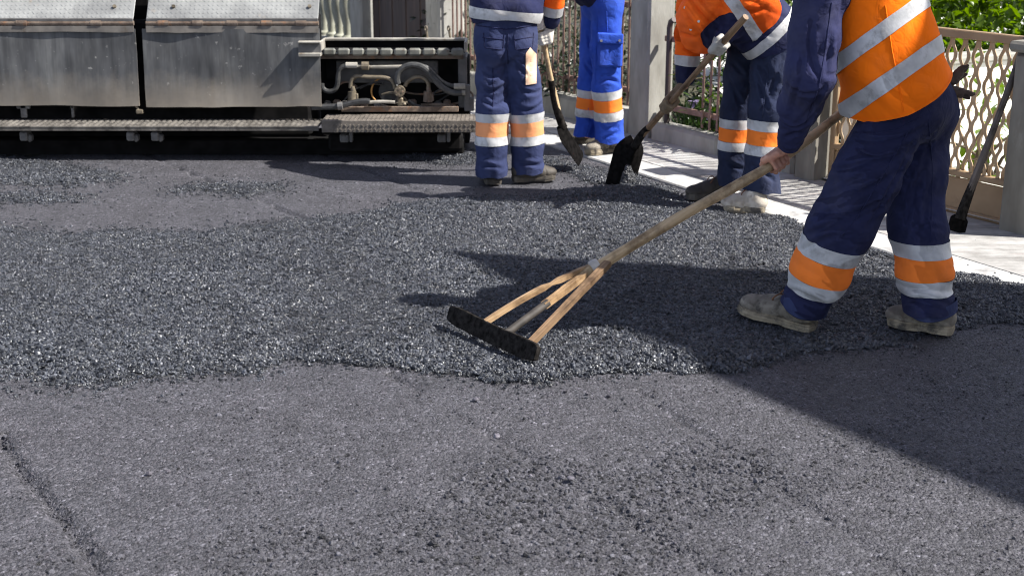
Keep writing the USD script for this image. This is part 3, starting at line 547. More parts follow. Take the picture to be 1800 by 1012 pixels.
# coarse texture of the compacted mat: small chips half sunk in the road, darker and coarser in the open-textured patches and seams
pp, r = sample(640000, (-2.4, 2.9), (2.6, 5.8), 2)
vis = (np.abs(pp[:, 0]) < 0.40 * pp[:, 1] + 0.35) & (dfun(pp) < 0.02) & (((pp - xy(K0)) @ kn) < -0.05); pp = pp[vis]; rm = rfun(pp)
k_ = r.uniform(size=len(pp)) < 0.26; qq, rq = pp[k_], rm[k_]; sz = np.exp(r.normal(math.log(0.0027), 0.34, len(qq)))
scatter(road.path, 'road_chips', np.c_[qq, zfun(qq) + sz * r.uniform(-0.7, 0.1, len(qq))], sz, M['stone2'], 5)
k_ = (r.uniform(size=len(pp)) < 0.30 * rm) & ~k_; qq, rq = pp[k_], rm[k_]; sz = np.exp(r.normal(math.log(0.0044), 0.36, len(qq))) * (0.75 + 0.5 * rq)
scatter(road.path, 'road_chips', np.c_[qq, zfun(qq) + sz * r.uniform(-0.6, 0.25, len(qq))], sz, M['stone3'], 7)
# crumbs strewn on the kerb and pavement edge
pp = np.array([ext(K0, kd, t) + kn * abs(s) for t, s in zip(rng.uniform(-1, 7, 9000), rng.exponential(0.045, 9000) * (0.4 + 1.6 * noise(np.c_[np.linspace(0, 60, 9000), np.zeros(9000), np.zeros(9000)] * 0 + rng.uniform(0, 40, (9000, 1)), 5)))]); sz = rng.uniform(0.002, 0.009, len(pp))
scatter(pave.path, 'asphalt_crumbs', np.c_[pp, np.full(len(pp), 0.010) + sz * 0.3], sz, M['stone'], 6)
# single loose lumps on the road
for px, py, s in ((836, 705, 0.014), (873, 769, 0.013), (994, 690, 0.010), (1032, 694, 0.009), (933, 838, 0.008), (1070, 698, 0.010), (262, 834, 0.011), (1004, 842, 0.012)):
    c = G(px, py); m = chip(int(px)); m.apply_scale(s); m.apply_translation(c + V(0, 0, s * 0.5))
    road.part('asphalt_lump', m, M['tape'] if False else M['stone2'], smooth=False)

# ================================================================== FENCE, GATE, GARDEN
UP = V(0, 0, 1); FD, FN = V(*fd, 0), V(*fn, 0)
fpt = lambda t, n_=0.0, z=0.0: V(*(ext(F0, fd, t) + fn * n_), z)
def t_at(px, py): return (xy(G(px, py)) - xy(F0)) @ fd
tP1 = 0.12
fence = Thing('picket_fence', fpt(tP1), 'brown picket fence panel on a low plinth behind the orange-jacketed worker', 'fence', 'picket fence panels along the pavement')
def pillar(t, w, h, label, mat='concrete_old', name='gate_pillar', n_=0.10, cap=True, ax=(FD, FN)):
    th = Thing(name, fpt(t, n_), label, 'pillar', 'concrete pillars of the garden fence')
    c = fpt(t, n_)
    m = bevel_box(c + V(0, 0, h / 2 - 0.02), (w, w, h + 0.04), (*ax, UP), 0.018); m = m.subdivide().subdivide()
    p = np.array(m.vertices); m.vertices = p + 0.004 * (fbm(p * 14, 3, int(abs(t) * 10) + 3)[:, None] - 0.5)
    th.part('shaft', m, M[mat])
    if cap: th.part('cap_stone', bevel_box(c + V(0, 0, h + 0.03), (w + 0.05, w + 0.05, 0.056), (*ax, UP), 0.015), M[mat])
    return th
pillar(tP1, 0.235, 1.20, 'tall square concrete pillar, sunlit on its right face, behind the spade of the orange-jacketed worker')
tPm = t_at(1384, 320)
pillar(tPm, 0.17, 0.95, 'low grey pillar at the far end of the tan gate', n_=0.06, mat='concrete_dark')
tP3 = t_at(1778, 408)
pillar(tP3 + 0.06, 0.26, 0.93, 'low weathered pillar at the near end of the tan gate, a shovel leaning on it', n_=0.10, mat='concrete_dark')
tQ2, tQ1, tQ0 = t_at(778, 150), t_at(646, 116), t_at(560, 92)
pillar(tQ2, 0.27, 1.30, 'mossy grey post between the dark board gate and the long picket panel', mat='concrete_post')
pillar(tQ1, 0.28, 1.30, 'mossy grey post between the balustrade and the dark board gate', mat='concrete_post')
# plinth stones
def plinth(t0, t1, h, label, parent):
    k = max(1, int(round((t1 - t0) / 1.0)))
    for i in range(k):
        a, b = t0 + (t1 - t0) * i / k + 0.003, t0 + (t1 - t0) * (i + 1) / k - 0.003
        m = bevel_box(fpt((a + b) / 2, 0.08, h / 2 - 0.04), (b - a, 0.16, h + 0.08), (FD, FN, UP), 0.02).subdivide().subdivide()
        p = np.array(m.vertices); m.vertices = p + 0.007 * (fbm(p * 12, 3, 8)[:, None] - 0.5); parent.part('plinth_stone', m, M['concrete_old'])
def pickets(th, t0, t1, z0, z1, pitch=0.080, w=0.021, d=0.012, rails=(0.10, 0.78), lead=0.0):
    n_ = int((t1 - t0) / pitch); r = np.random.default_rng(int(abs(t0) * 100))
    for i in range(n_):
        t = t0 + (i + 0.5) * (t1 - t0) / n_
        m = bevel_box(fpt(t, 0.075, (z0 + z1) / 2 + r.uniform(-.004, .004)), (w, d, z1 - z0), (nrm(FD + UP * r.uniform(-.01, .01)), FN, UP), 0.004)
        th.part('picket', m, M['picket'], smooth=False)
    for z in rails:
        th.part('rail', bevel_box(fpt((t0 + t1) / 2 - lead / 2, 0.105, z), (t1 - t0 + lead, 0.03, 0.04), (FD, FN, UP), 0.004), M['picket'], smooth=False)
a, b = tP1 + 0.14, tPm - 0.12
plinth(a, b, 0.13, '', fence)
for t in (a + 0.09,):
    fence.part('end_post', tube([fpt(t, 0.08, 0.11), fpt(t, 0.08, 0.80), fpt(t + 0.012, 0.08, 0.84), fpt(t + 0.05, 0.08, 0.86)], 0.020), M['gate_dark'])
pickets(fence, a + 0.46, b, 0.15, 0.86, rails=(0.24, 0.72), lead=0.44)
fence2 = Thing('picket_fence', fpt((tQ2 + tP1) / 2), 'long brown picket fence panel behind the workers in navy and in royal blue trousers', 'fence', 'picket fence panels along the pavement')
plinth(tQ2 + 0.16, tP1 - 0.13, 0.17, '', fence2); pickets(fence2, tQ2 + 0.16, tP1 - 0.13, 0.19, 1.12, rails=(0.30, 0.92))
# board gate and balustrade far behind
bg = Thing('board_gate', fpt((tQ1 + tQ2) / 2), 'dark brown vertical board gate between two mossy grey posts', 'gate')
a, b = tQ1 + 0.16, tQ2 - 0.16; k = 9
for i in range(k):
    t = a + (i + 0.5) * (b - a) / k; bg.part('board', bevel_box(fpt(t, 0.09 + 0.008 * (i % 2), 0.66), ((b - a) / k - 0.012, 0.024, 1.2), (FD, FN, UP), 0.005), M['gate_dark'], smooth=False)
for z in (0.3, 1.0): bg.part('ledge_rail', bevel_box(fpt((a + b) / 2, 0.135, z), (b - a, 0.03, 0.09), (FD, FN, UP), 0.005), M['gate_dark'], smooth=False)
bal = Thing('balustrade', fpt(tQ1 - 1.2), 'grey concrete balustrade with turned balusters behind the machine', 'balustrade')
plinth(tQ1 - 3.2, tQ1 - 0.16, 0.22, '', bal)
prof = [(0.001, 0), (0.062, 0), (0.062, 0.05), (0.040, 0.07), (0.034, 0.12), (0.052, 0.20), (0.074, 0.30), (0.078, 0.38), (0.066, 0.50), (0.042, 0.64), (0.034, 0.72), (0.046, 0.74), (0.046, 0.77), (0.034, 0.79), (0.034, 0.86), (0.058, 0.89), (0.058, 0.94), (0.001, 0.94)]
for i in range(14):
    m = revolve(prof, 18); m.apply_translation(fpt(tQ1 - 0.27 - i * 0.21, 0.08, 0.20)); bal.part('baluster', m, M['baluster'], smooth=40)
bal.part('handrail', bevel_box(fpt(tQ1 - 1.68, 0.08, 1.20), (3.0, 0.2, 0.12), (FD, FN, UP), 0.02), M['baluster'])

# tan lattice gate
gt = Thing('lattice_gate', fpt((tPm + tP3) / 2), 'tan metal gate with wavy lattice above a solid panel, behind the raking man', 'gate')
a, b = tPm + 0.11, tP3 - 0.08; L = b - a; gm = (a + b) / 2; gn = 0.10
gt.part('bottom_panel', bevel_box(fpt(gm, gn, 0.105), (L - 0.06, 0.012, 0.19), (FD, FN, UP), 0.003), M['gate_tan'], smooth=False)
zr = (0.004, 0.215, 0.965)
for z, hh in zip(zr, (0.036, 0.034, 0.045)):
    gt.part('rail', bevel_box(fpt(gm, gn, z + 0.01), (L, 0.045, hh), (FD, FN, UP), 0.005), M['gate_tan'], smooth=False)
for t in (a + 0.02, b - 0.02):
    gt.part('stile', bevel_box(fpt(t, gn, 0.495), (0.042, 0.042, 0.90), (FD, FN, UP), 0.005), M['gate_tan'], smooth=False)
lat = 0.045; nl = int((L - 0.08) / lat)
for i in range(nl + 1):
    t = a + 0.04 + (L - 0.08) * i / nl; zz = np.linspace(0.24, 0.955, 40); s = (-1) ** i
    off = 0.0125 * s * np.sign(np.sin(zz * 2 * np.pi / 0.15)) * np.abs(np.sin(zz * 2 * np.pi / 0.15)) ** 0.7
    c = np.array([fpt(t + o, gn + 0.006 * s, z) for o, z in zip(off, zz)])
    vs = np.vstack([c + FD * sx * 0.0108 + FN * sy * 0.0022 for sx, sy in ((-1, -1), (1, -1), (1, 1), (-1, 1))]); m_, f = len(zz), []
    for j in range(m_ - 1):
        for q in range(4):
            w_ = (q + 1) % 4; f += [[q * m_ + j, w_ * m_ + j, w_ * m_ + j + 1], [q * m_ + j, w_ * m_ + j + 1, q * m_ + j + 1]]
    gt.part('lattice_strip', trimesh.Trimesh(vs, np.array(f), process=False), M['lattice'], smooth=30)

# plants
def leaf(c, d, up, L, wd, curl=0.25):
    d = nrm(d); s = nrm(np.cross(d, up)); n_ = np.cross(s, d); r = [(0, 0), (0.25, 0.75), (0.55, 1.0), (0.82, 0.62), (1.0, 0)]; mid, lft, rgt = [], [], []
    for u, w_ in r:
        m_ = c + d * L * u - n_ * curl * L * u * u; mid.append(m_); e = wd / 2 * w_
        lft.append(m_ + s * e + n_ * e * 0.28); rgt.append(m_ - s * e + n_ * e * 0.28)
    v = [mid[0], *mid[1:4], mid[4], *lft[1:4], *rgt[1:4]]
    f = [[0, 1, 5], [1, 2, 6], [1, 6, 5], [2, 3, 7], [2, 7, 6], [3, 4, 7], [0, 8, 1], [1, 9, 2], [1, 8, 9], [2, 10, 3], [2, 9, 10], [3, 10, 4]]
    return np.array(v), np.array(f)
def join(parts):
    v, f, n_ = [], [], 0
    for a_, b_ in parts: v.append(a_); f.append(b_ + n_); n_ += len(a_)
    return trimesh.Trimesh(np.vstack(v), np.vstack(f), process=False)
def bush(name, label, c, rad, nleaf, L, mat, seed, catg='shrub', group=None, apart=0, flat=0.35, stems=10, dens=None, shell=0.55):
    r = np.random.default_rng(seed); th = Thing(name, (c[0], c[1], 0.02), label, catg, group); c, rad = np.asarray(c, float), np.asarray(rad, float); out = []
    while len(out) < nleaf:
        u = nrm(r.normal(size=3)) * (shell + (1.06 - shell) * r.uniform() ** 0.6) * (0.8 + 0.4 * noise(nrm(r.normal(size=3)) * 2.0, seed)); p = c + u * rad
        p += rad * 0.35 * (V(*[noise(p * 1.9 + k * 9, seed + k) for k in range(3)]) - 0.5)
        if p[2] < 0.05 or (dens is not None and r.uniform() > dens(p)): continue
        dd = nrm(u * V(1, 1, 0.6) + V(0, 0, 0.25) + r.normal(size=3) * 0.55); l_ = L * r.uniform(0.45, 1.3)
        out.append((p, leaf(p, dd, nrm(V(0.25, -0.1, 1) + r.normal(size=3) * 0.42), l_, l_ * r.uniform(0.38, 0.5), r.uniform(0.05, 0.4))))
    tx = []
    for k in range(stems):
        e = c + nrm(r.normal(size=3)) * rad * 0.75; s0 = V(c[0] + r.normal() * rad[0] * 0.25, c[1] + r.normal() * rad[1] * 0.25, 0.0); tx.append(tube(spline([s0, (s0 + e) / 2 + V(0, 0, 0.1), e], 7), np.linspace(0.014, 0.004, 7), 6))
    th.part('stems', cat(tx), M['stem'])
    order = np.argsort([np.linalg.norm(o[0] - V(0, 0, CAM_H)) for o in out])
    for k in order[:apart]: th.part('leaf', trimesh.Trimesh(*out[k][1], process=False), M[mat], smooth=True)
    rest = [out[k][1] for k in order[apart:]]
    if rest: th.part('foliage', join(rest), M[mat], smooth=True, kind='stuff')
    return th
bush('laurel_hedge', 'bright green broad-leaved laurel hedge rising behind the tan lattice gate', V(3.75, 10.35, 0.66), (1.85, 1.2, 0.62), 8000, 0.11, 'laurel', 4, 'hedge', apart=300, shell=0.25)
bush('laurel_hedge', 'darker laurel hedge farthest back, beyond the bright hedge and the white wall', V(3.9, 12.9, 0.75), (2.6, 0.7, 0.75), 5000, 0.13, 'shrub', 44, 'hedge', shell=0.3)
yw = Thing('yard_wall', fpt(tPm, 0.3), 'low sunlit white rendered wall close behind the lattice gate', 'wall')
wa = xy(fpt(tPm + 0.05, 0.30)); wc = wa + fn * 1.5
yw.part('wall_body', bevel_box(V(*wc, 0.33), (3.0, 0.16, 0.66), (FN, FD, UP), 0.01), M['white_wall'], smooth=False)
yw.part('coping', bevel_box(V(*wc, 0.68), (3.04, 0.22, 0.05), (FN, FD, UP), 0.012), M['concrete_post'], smooth=False)
bush('laurel_bush', 'sparse laurel bush with dark oval leaves low behind the lattice gate', W(1730, 240, 8.3), (0.5, 0.3, 0.55), 200, 0.10, 'laurel', 9, apart=90, shell=0.2)
bush('garden_shrub', 'leafy green shrub behind the pickets beside the orange-jacketed worker', fpt(1.05, 0.70, 0.42), (0.75, 0.36, 0.46), 1300, 0.06, 'shrub_bright', 14, group='shrubs behind the picket fence')
for i, (t, h, dl) in enumerate(((-0.7, 0.6, 'dark dense shrub behind the pickets right behind the royal blue trousers'), (-1.8, 0.65, 'dark dense shrub behind the pickets left of the royal blue trousers'), (-2.9, 0.7, 'dark dense shrub behind the far end of the long picket panel'))):
    bush('garden_shrub', dl, fpt(t, 0.75, h * 0.55), (0.8, 0.45, h * 0.75), 1300, 0.065, 'shrub_dark', 20 + i, group='shrubs behind the picket fence')
# grassy tufts and lilac flowers at the foot of the pickets
r = np.random.default_rng(3); bl = []
for k in range(900):
    p = fpt(r.uniform(0.25, 1.9), r.uniform(0.16, 0.5), 0.03); l_ = r.uniform(0.10, 0.30)
    bl.append(leaf(p, nrm(V(r.normal() * 0.5, r.normal() * 0.5, 1.0)), nrm(r.normal(size=3) + V(0, -1, 0)), l_, 0.018, r.uniform(0.1, 0.6)))
single('grass', join(bl), M['grass'], 'long green grass growing at the foot of the pickets', 'grass', kind='stuff', smooth=True)
for i, (px, py) in enumerate(((1222, 182), (1236, 213))):
    p = W(px, py, 9.85 - 0.25 * i); th = Thing('iris_flower', (p[0], p[1], 0.03), ('lilac flower behind the pickets, the tallest in the grass', 'lilac flower low in the grass behind the pickets', 'lilac flower behind the near leg of the orange-jacketed worker')[i], 'flower', 'lilac flowers behind the pickets')
    th.part('stalk', tube(spline([V(p[0], p[1], 0.02), p + V(0.01, 0, -0.1), p], 6), 0.004, 6), M['grass'])
    for k in range(6):
        a_ = k * math.pi / 3; d_ = V(math.cos(a_), math.sin(a_), 0.9 if k % 2 else -0.1); th.part('petal', trimesh.Trimesh(*leaf(p, d_, UP, 0.055, 0.04, 0.5), process=False), M['iris'], smooth=True)

# unseen house added at right, shaped so its roof edge throws the road shadow
HH = 6.0; shift = HH / math.tan(SUN_EL) * nrm(SUN[:2])
tip, s1 = xy(G(765, 452)), xy(G(1800, 896)); ed = nrm(s1 - tip); e0 = tip + shift
hp_ = [e0, e0 + ed * 12, e0 + ed * 12 + V(7, -1.0), e0 + nrm(SUN[:2]) * 7.0]
house = Thing('house', (*np.mean(hp_, 0), 0), 'unseen cream rendered flat-roofed house added beside the road for its long shadow', 'house')
hpoly = Polygon([tuple(p) for p in hp_])
house.part('wall', sheet(hpoly.buffer(-0.30, join_style=2), HH - 0.25, HH - 0.05), M['render_wall'], smooth=False)
house.part('roof', sheet(hpoly, HH, 0.247), M['roof'], smooth=False)
hn = V(ed[1], -ed[0]); hn = hn if hn[0] < 0 else -hn
for t in (2.2, 5.2, 8.2):
    for z in (1.5, 4.2):
        c = V(*(e0 + ed * t - hn * 0.27), z); w_ = house.part('window', bevel_box(c, (1.1, 0.08, 1.3), (V(*ed, 0), V(*hn, 0), UP), 0.01), M['white_wall'], smooth=False)
        house.part('pane', box(c + V(*hn, 0) * 0.035, (0.96, 0.03, 1.16), (V(*ed, 0), V(*hn, 0), UP)), M['glass'], parent=w_, smooth=False)

# ================================================================== PAVING MACHINE
YM = 9.08
pav = Thing('road_paver', (W(280, 150, YM)[0], YM, 0), 'grey steel road paver seen from its screed end, hydraulic box on its right', 'paver')
def wpt(px, py, Y): return W(px, py, Y)
def rect(px0, px1, py0, py1, Y, th=0.012, tilt=0.0, bulge=0.0, seed=0, nx=26, nz=12):
    """steel plate spanning a picture rectangle at depth Y, gently dented, thickness th behind"""
    A, B = wpt(px0, py1, Y), wpt(px1, py0, Y); xs, zs = np.linspace(A[0], B[0], nx), np.linspace(A[2], B[2], nz)
    X, Z = np.meshgrid(xs, zs, indexing='ij'); u = (Z - zs[0]) / (zs[-1] - zs[0])
    Yv = Y + tilt * u - bulge * (fbm(np.stack([X * 2.2, 0 * X, Z * 2.2], -1) + seed, 3, seed) - 0.5) * 2
    edge = 0.006 * (fbm(np.stack([X * 5, 0 * X, 0 * X + seed], -1), 2, 4) - 0.5) * 2 * (u < 0.01)
    fr = np.stack([X, Yv, Z + edge], -1).reshape(-1, 3); bk = fr + V(0, th, 0); n_ = nx * nz; ii = np.arange(n_).reshape(nx, nz)
    q = np.stack([ii[:-1, :-1], ii[1:, :-1], ii[1:, 1:], ii[:-1, 1:]], -1).reshape(-1, 4); f = [q[:, [0, 1, 2]], q[:, [0, 2, 3]], q[:, [0, 2, 1]] + n_, q[:, [0, 3, 2]] + n_]
    loop = np.r_[ii[:, 0], ii[-1, 1:], ii[-2::-1, -1], ii[0, -2:0:-1]]; nx_ = np.roll(loop, -1)
    f += [np.stack([loop, loop + n_, nx_ + n_], 1), np.stack([loop, nx_ + n_, nx_], 1)]
    m = trimesh.Trimesh(np.vstack([fr, bk]), np.vstack(f), process=False)
    if m.face_normals[:len(q) * 2, 1].mean() > 0: m.invert()
    return m
def lozenges(o, ux, uy, un, Lx, Ly, step, s=0.011, h=0.0028, one=False):
    base = np.array([(1, 0, 0), (0.35, 0.3, 0.6), (-0.35, 0.3, 0.6), (-1, 0, 0), (-0.35, -0.3, 0.6), (0.35, -0.3, 0.6), (0.3, 0.34, 0), (-0.3, 0.34, 0), (-0.3, -0.34, 0), (0.3, -0.34, 0)])
    fc = np.array([[0, 1, 5], [1, 2, 4], [1, 4, 5], [2, 3, 4], [0, 6, 1], [6, 7, 2], [6, 2, 1], [7, 3, 2], [3, 8, 4], [8, 9, 5], [8, 5, 4], [9, 0, 5]]); out = []
    for i in range(int(Lx / step)):
        for j in range(max(1, int(Ly / step))):
            c = o + ux * (i + 0.5) * step + uy * (j + 0.5) * step; a_ = math.pi / 4 * (1 if (i + j) % 2 or one else -1)
            e1, e2 = ux * math.cos(a_) + uy * math.sin(a_), -ux * math.sin(a_) + uy * math.cos(a_); out.append((c + s * (np.outer(base[:, 0], e1) + np.outer(base[:, 1], e2)) + np.outer(base[:, 2], un) * h / 0.6, fc))
    m = join(out); m.fix_normals() if False else None
    return m
# inner dark mass
bx0, bx1 = wpt(-420, 100, 9.5)[0], wpt(560, 100, 9.5)[0] - 0.03
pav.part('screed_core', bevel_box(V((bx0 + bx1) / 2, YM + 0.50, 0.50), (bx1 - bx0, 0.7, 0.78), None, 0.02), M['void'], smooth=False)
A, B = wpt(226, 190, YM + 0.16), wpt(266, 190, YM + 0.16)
pav.part('gap_backing', bevel_box(V((A[0] + B[0]) / 2, YM + 0.31, 0.78), (B[0] - A[0], 0.10, 1.0), None, 0.004), M['void'], smooth=False)  # black box added behind the plate gap to stand for its shade
for i, (a_, b_) in enumerate(((-420, 235), (257, 560))):
    pl = pav.part('heat_shield', rect(a_, b_, 52, 186 if i == 0 else 188, YM, tilt=0.03, bulge=0.022, seed=3 + i, nx=40, nz=16), M['plate'], label='dented grey steel side plate' if i == 0 else 'dented grey steel plate with bracket shadow')
    pav.part('lip_strip', rect(a_, b_ - 1, 46, 57, YM + 0.022, th=0.008, bulge=0.004, seed=8 + i, nx=30, nz=4), M['plate_edge'], parent=pl)
    A, B = wpt(a_, 41, YM + 0.036), wpt(b_, 41, YM + 0.036)
    pav.part('hinge_rod', tube([A, B], 0.016, 10), M['rust'], parent=pl)
    for k in range(5): 
        c = A + (B - A) * (k + 0.5) / 5; pav.part('hinge_knuckle', tube([c - V(0.035, 0, 0), c + V(0.035, 0, 0)], 0.021, 10), M['rust'], parent=pl)
    # sloping tread plate above
    A, B = wpt(a_, 33, YM + 0.035), wpt(b_ - 1, 33, YM + 0.035); sl = nrm(V(0, 0.62, 0.78)); Ln = 0.30; un = nrm(np.cross(V(1, 0, 0), sl)); Lx = B[0] - A[0]
    tp = pav.part('tread_plate', bevel_box((A + B) / 2 + sl * Ln / 2 - un * 0.004, (Lx, Ln, 0.008), (V(1, 0, 0), sl, un), 0.002), M['tread'], smooth=False)
    pav.part('tread_studs', lozenges(A, V(1, 0, 0), sl, un, Lx, Ln, 0.030, s=0.0145, h=0.0016), M['tread'], parent=tp, smooth=False, kind='stuff')
    pav.part('front_lip', bevel_box((A + B) / 2 + V(0, -0.004, -0.008), (Lx, 0.012, 0.022), None, 0.003), M['machine_grey'], parent=tp, smooth=False)
    for k, px in enumerate((195, 300) if i == 0 else (298, 540)):
        c = wpt(px if i else px - 2, 12, YM - 0.02); c = A + V(1, 0, 0) * (c[0] - A[0]) + sl * 0.09 + un * 0.006
        pav.part('bolt', aim(trimesh.creation.cylinder(0.012, 0.012, sections=10), c, un), M['brass'], parent=tp)
for k, px in enumerate((246,)):
    c = wpt(px, 196, YM + 0.02); pav.part('shield_clip', cat([bevel_box(c, (0.05, 0.03, 0.03), None, 0.006), tube([c, c + V(-0.03, 0, 0.05)], 0.008, 6)]), M['brass'])
for px in (42, 128):
    c = wpt(px, 195, YM + 0.03); pav.part('hanger_bracket', cat([bevel_box(c, (0.04 if px < 100 else 0.018, 0.02, 0.09), None, 0.004), bevel_box(c + V(0, 0, 0.03), (0.09 if px < 100 else 0.02, 0.02, 0.03), None, 0.004)]), M['machine_grey'])
# footboard on the left, brown step on the right
A, B = wpt(-420, 222, YM - 0.17), wpt(560, 222, YM - 0.17); Lx = B[0] - A[0]; sl = nrm(V(0, 1, 0.02)); 
fb = pav.part('footboard', bevel_box((A + B) / 2 + sl * 0.13 + V(0, 0, -0.006), (Lx, 0.26, 0.012), (V(1, 0, 0), sl, np.cross(V(1, 0, 0), sl)), 0.003), M['tread_dirty'], smooth=False)
pav.part('tread_studs', lozenges(A + V(0, 0.01, 0.0), V(1, 0, 0), sl, UP, Lx, 0.25, 0.038, s=0.024, h=0.006, one=True), M['tread_dirty'], parent=fb, smooth=False, kind='stuff')
pav.part('front_lip', bevel_box((A + B) / 2 + V(0, 0.006, -0.022), (Lx, 0.008, 0.02), None, 0.002), M['tread_dirty'], parent=fb, smooth=False)
for px in (45, 232, 275):
    c = wpt(px, 238, YM - 0.10); pav.part('board_bracket', cat([bevel_box(c, (0.05, 0.10, 0.06), None, 0.008), bevel_box(c + V(0.03, 0.0, -0.015), (0.03, 0.06, 0.05), None, 0.01)]), M['machine_grey'], parent=fb)
A, B = wpt(566, 233, YM - 0.22), wpt(838, 212, YM - 0.22)
st = pav.part('step', bevel_box((A + B) / 2 + V(0, 0.004, 0), (B[0] - A[0], 0.008, B[2] - A[2]), None, 0.002), M['step'], smooth=False, label='rusty brown chequered step on the right')
pav.part('step_top', bevel_box(V((A[0] + B[0]) / 2, YM - 0.22 + 0.135, B[2] - 0.004), (B[0] - A[0], 0.262, 0.008), None, 0.003), M['step'], parent=st, smooth=False)
pav.part('tread_studs', cat([lozenges(A + V(0, -0.001, 0.004), V(1, 0, 0), UP, V(0, -1, 0), B[0] - A[0], B[2] - A[2], 0.028, s=0.012), lozenges(V(A[0], A[1], B[2]), V(1, 0, 0), V(0, 1, 0), UP, B[0] - A[0], 0.26, 0.028, s=0.012)]), M['step'], parent=st, smooth=False, kind='stuff')
C = wpt(600, 192, YM + 0.06); D = wpt(806, 192, YM + 0.06)
pav.part('kick_plate', bevel_box((C + D) / 2, (D[0] - C[0], 0.02, 0.035), None, 0.003), M['rust'], parent=st, smooth=False)
for px in (606, 777):
    c = wpt(px, 242, YM - 0.12); pav.part('step_bracket', cat([bevel_box(c, (0.06, 0.06, 0.055), None, 0.008), bevel_box(c + V(0.045, -0.01, 0.01), (0.02, 0.05, 0.07), None, 0.004)]), M['machine_grey'], parent=st)
# underside: screed plate dragged on the mat
A, B = wpt(-420, 255, YM + 0.08), wpt(815, 255, YM + 0.08)
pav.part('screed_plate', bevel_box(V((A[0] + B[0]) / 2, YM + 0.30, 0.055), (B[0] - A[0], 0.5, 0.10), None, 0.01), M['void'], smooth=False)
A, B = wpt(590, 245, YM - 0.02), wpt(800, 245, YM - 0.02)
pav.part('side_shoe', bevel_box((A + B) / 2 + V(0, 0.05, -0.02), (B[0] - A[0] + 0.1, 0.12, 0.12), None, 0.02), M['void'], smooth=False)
# hydraulic extension box
YB = YM + 0.32
def pbox(name, px0, px1, py0, py1, Y, dep, mat, parent=None, bev=0.006, label=None):
    A, B = wpt(px0, py1, Y), wpt(px1, py0, Y); return pav.part(name, bevel_box((A + B) / 2 + V(0, dep / 2, 0), (B[0] - A[0], dep, B[2] - A[2]), None, bev), M[mat], parent=parent, smooth=False, label=label)
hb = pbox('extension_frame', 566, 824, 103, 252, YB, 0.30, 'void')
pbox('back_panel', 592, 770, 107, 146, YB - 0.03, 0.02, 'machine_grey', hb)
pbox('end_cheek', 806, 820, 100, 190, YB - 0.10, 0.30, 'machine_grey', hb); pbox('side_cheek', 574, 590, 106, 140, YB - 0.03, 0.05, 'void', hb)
A, B = wpt(562, 96, YB - 0.12), wpt(818, 96, YB - 0.12); zt0, zt1 = wpt(690, 92, YB - 0.12)[2], wpt(690, 70, YB + 0.14)[2]
tr = pav.part('trough_back', bevel_box(V((A[0] + B[0]) / 2, YB + 0.14, (zt0 + zt1) / 2), (B[0] - A[0], 0.012, zt1 - zt0), None, 0.002), M['void'], smooth=False)  # inner back coloured near-black for the shade inside the trough
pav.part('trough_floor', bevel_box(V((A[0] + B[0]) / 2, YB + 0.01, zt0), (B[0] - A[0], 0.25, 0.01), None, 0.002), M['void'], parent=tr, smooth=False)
pav.part('trough_rim', bevel_box(V((A[0] + B[0]) / 2, YB + 0.13, zt1 + 0.004), (B[0] - A[0], 0.05, 0.018), None, 0.004), M['trough'], parent=tr, smooth=False)
for xx in (A[0], B[0]): pav.part('trough_end', bevel_box(V(xx, YB + 0.02, (zt0 + zt1) / 2 + 0.005), (0.016, 0.28, zt1 - zt0 + 0.01), None, 0.003), M['trough'], parent=tr, smooth=False)
for k in range(10):
    px = 568 + 25 * k; a_, b_ = wpt(px, 98, YB - 0.13), wpt(px + 22, 85, YB - 0.13)
    m = bevel_box((a_ + b_) / 2, (b_[0] - a_[0], 0.035, b_[2] - a_[2]), None, 0.012); pav.part('clamp_block', m, M['clamp'], parent=tr)
pbox('rust_rail', 564, 814, 96, 104, YB - 0.115, 0.03, 'rust', tr, 0.004)
for px in (752, 792):
    c = wpt(px, 66, YB + 0.14); pav.part('eye_bolt', cat([tube([c - V(0, 0, .02), c + V(-0.01, 0, 0.05)], 0.008, 8), aim(trimesh.creation.torus(0.016, 0.006, 14, 8), c + V(-0.012, 0, 0.06), V(1, 0.6, 0))]), M['brass'], parent=tr)
# bracket on the shield end (throws the little shadow)
YK = YM - 0.045
A, B = wpt(524, 98, YK), wpt(563, 75, YK)
bk = pav.part('end_bracket', bevel_box((A + B) / 2 + V(0, 0.03, (B[2] - A[2]) / 2), (B[0] - A[0], 0.06, 0.012), None, 0.003), M['trough'], smooth=False)
pav.part('bracket_base', bevel_box((A + B) / 2 + V(0, 0.03, -(B[2] - A[2]) / 2 + .004), (B[0] - A[0], 0.065, 0.024), None, 0.004), M['trough'], parent=bk, smooth=False)
pav.part('bracket_web', bevel_box(V((A[0] + B[0]) / 2, YM - 0.012, (A[2] + B[2]) / 2), (B[0] - A[0], 0.02, B[2] - A[2] - 0.02), None, 0.003), M['machine_grey'], parent=bk, smooth=False)
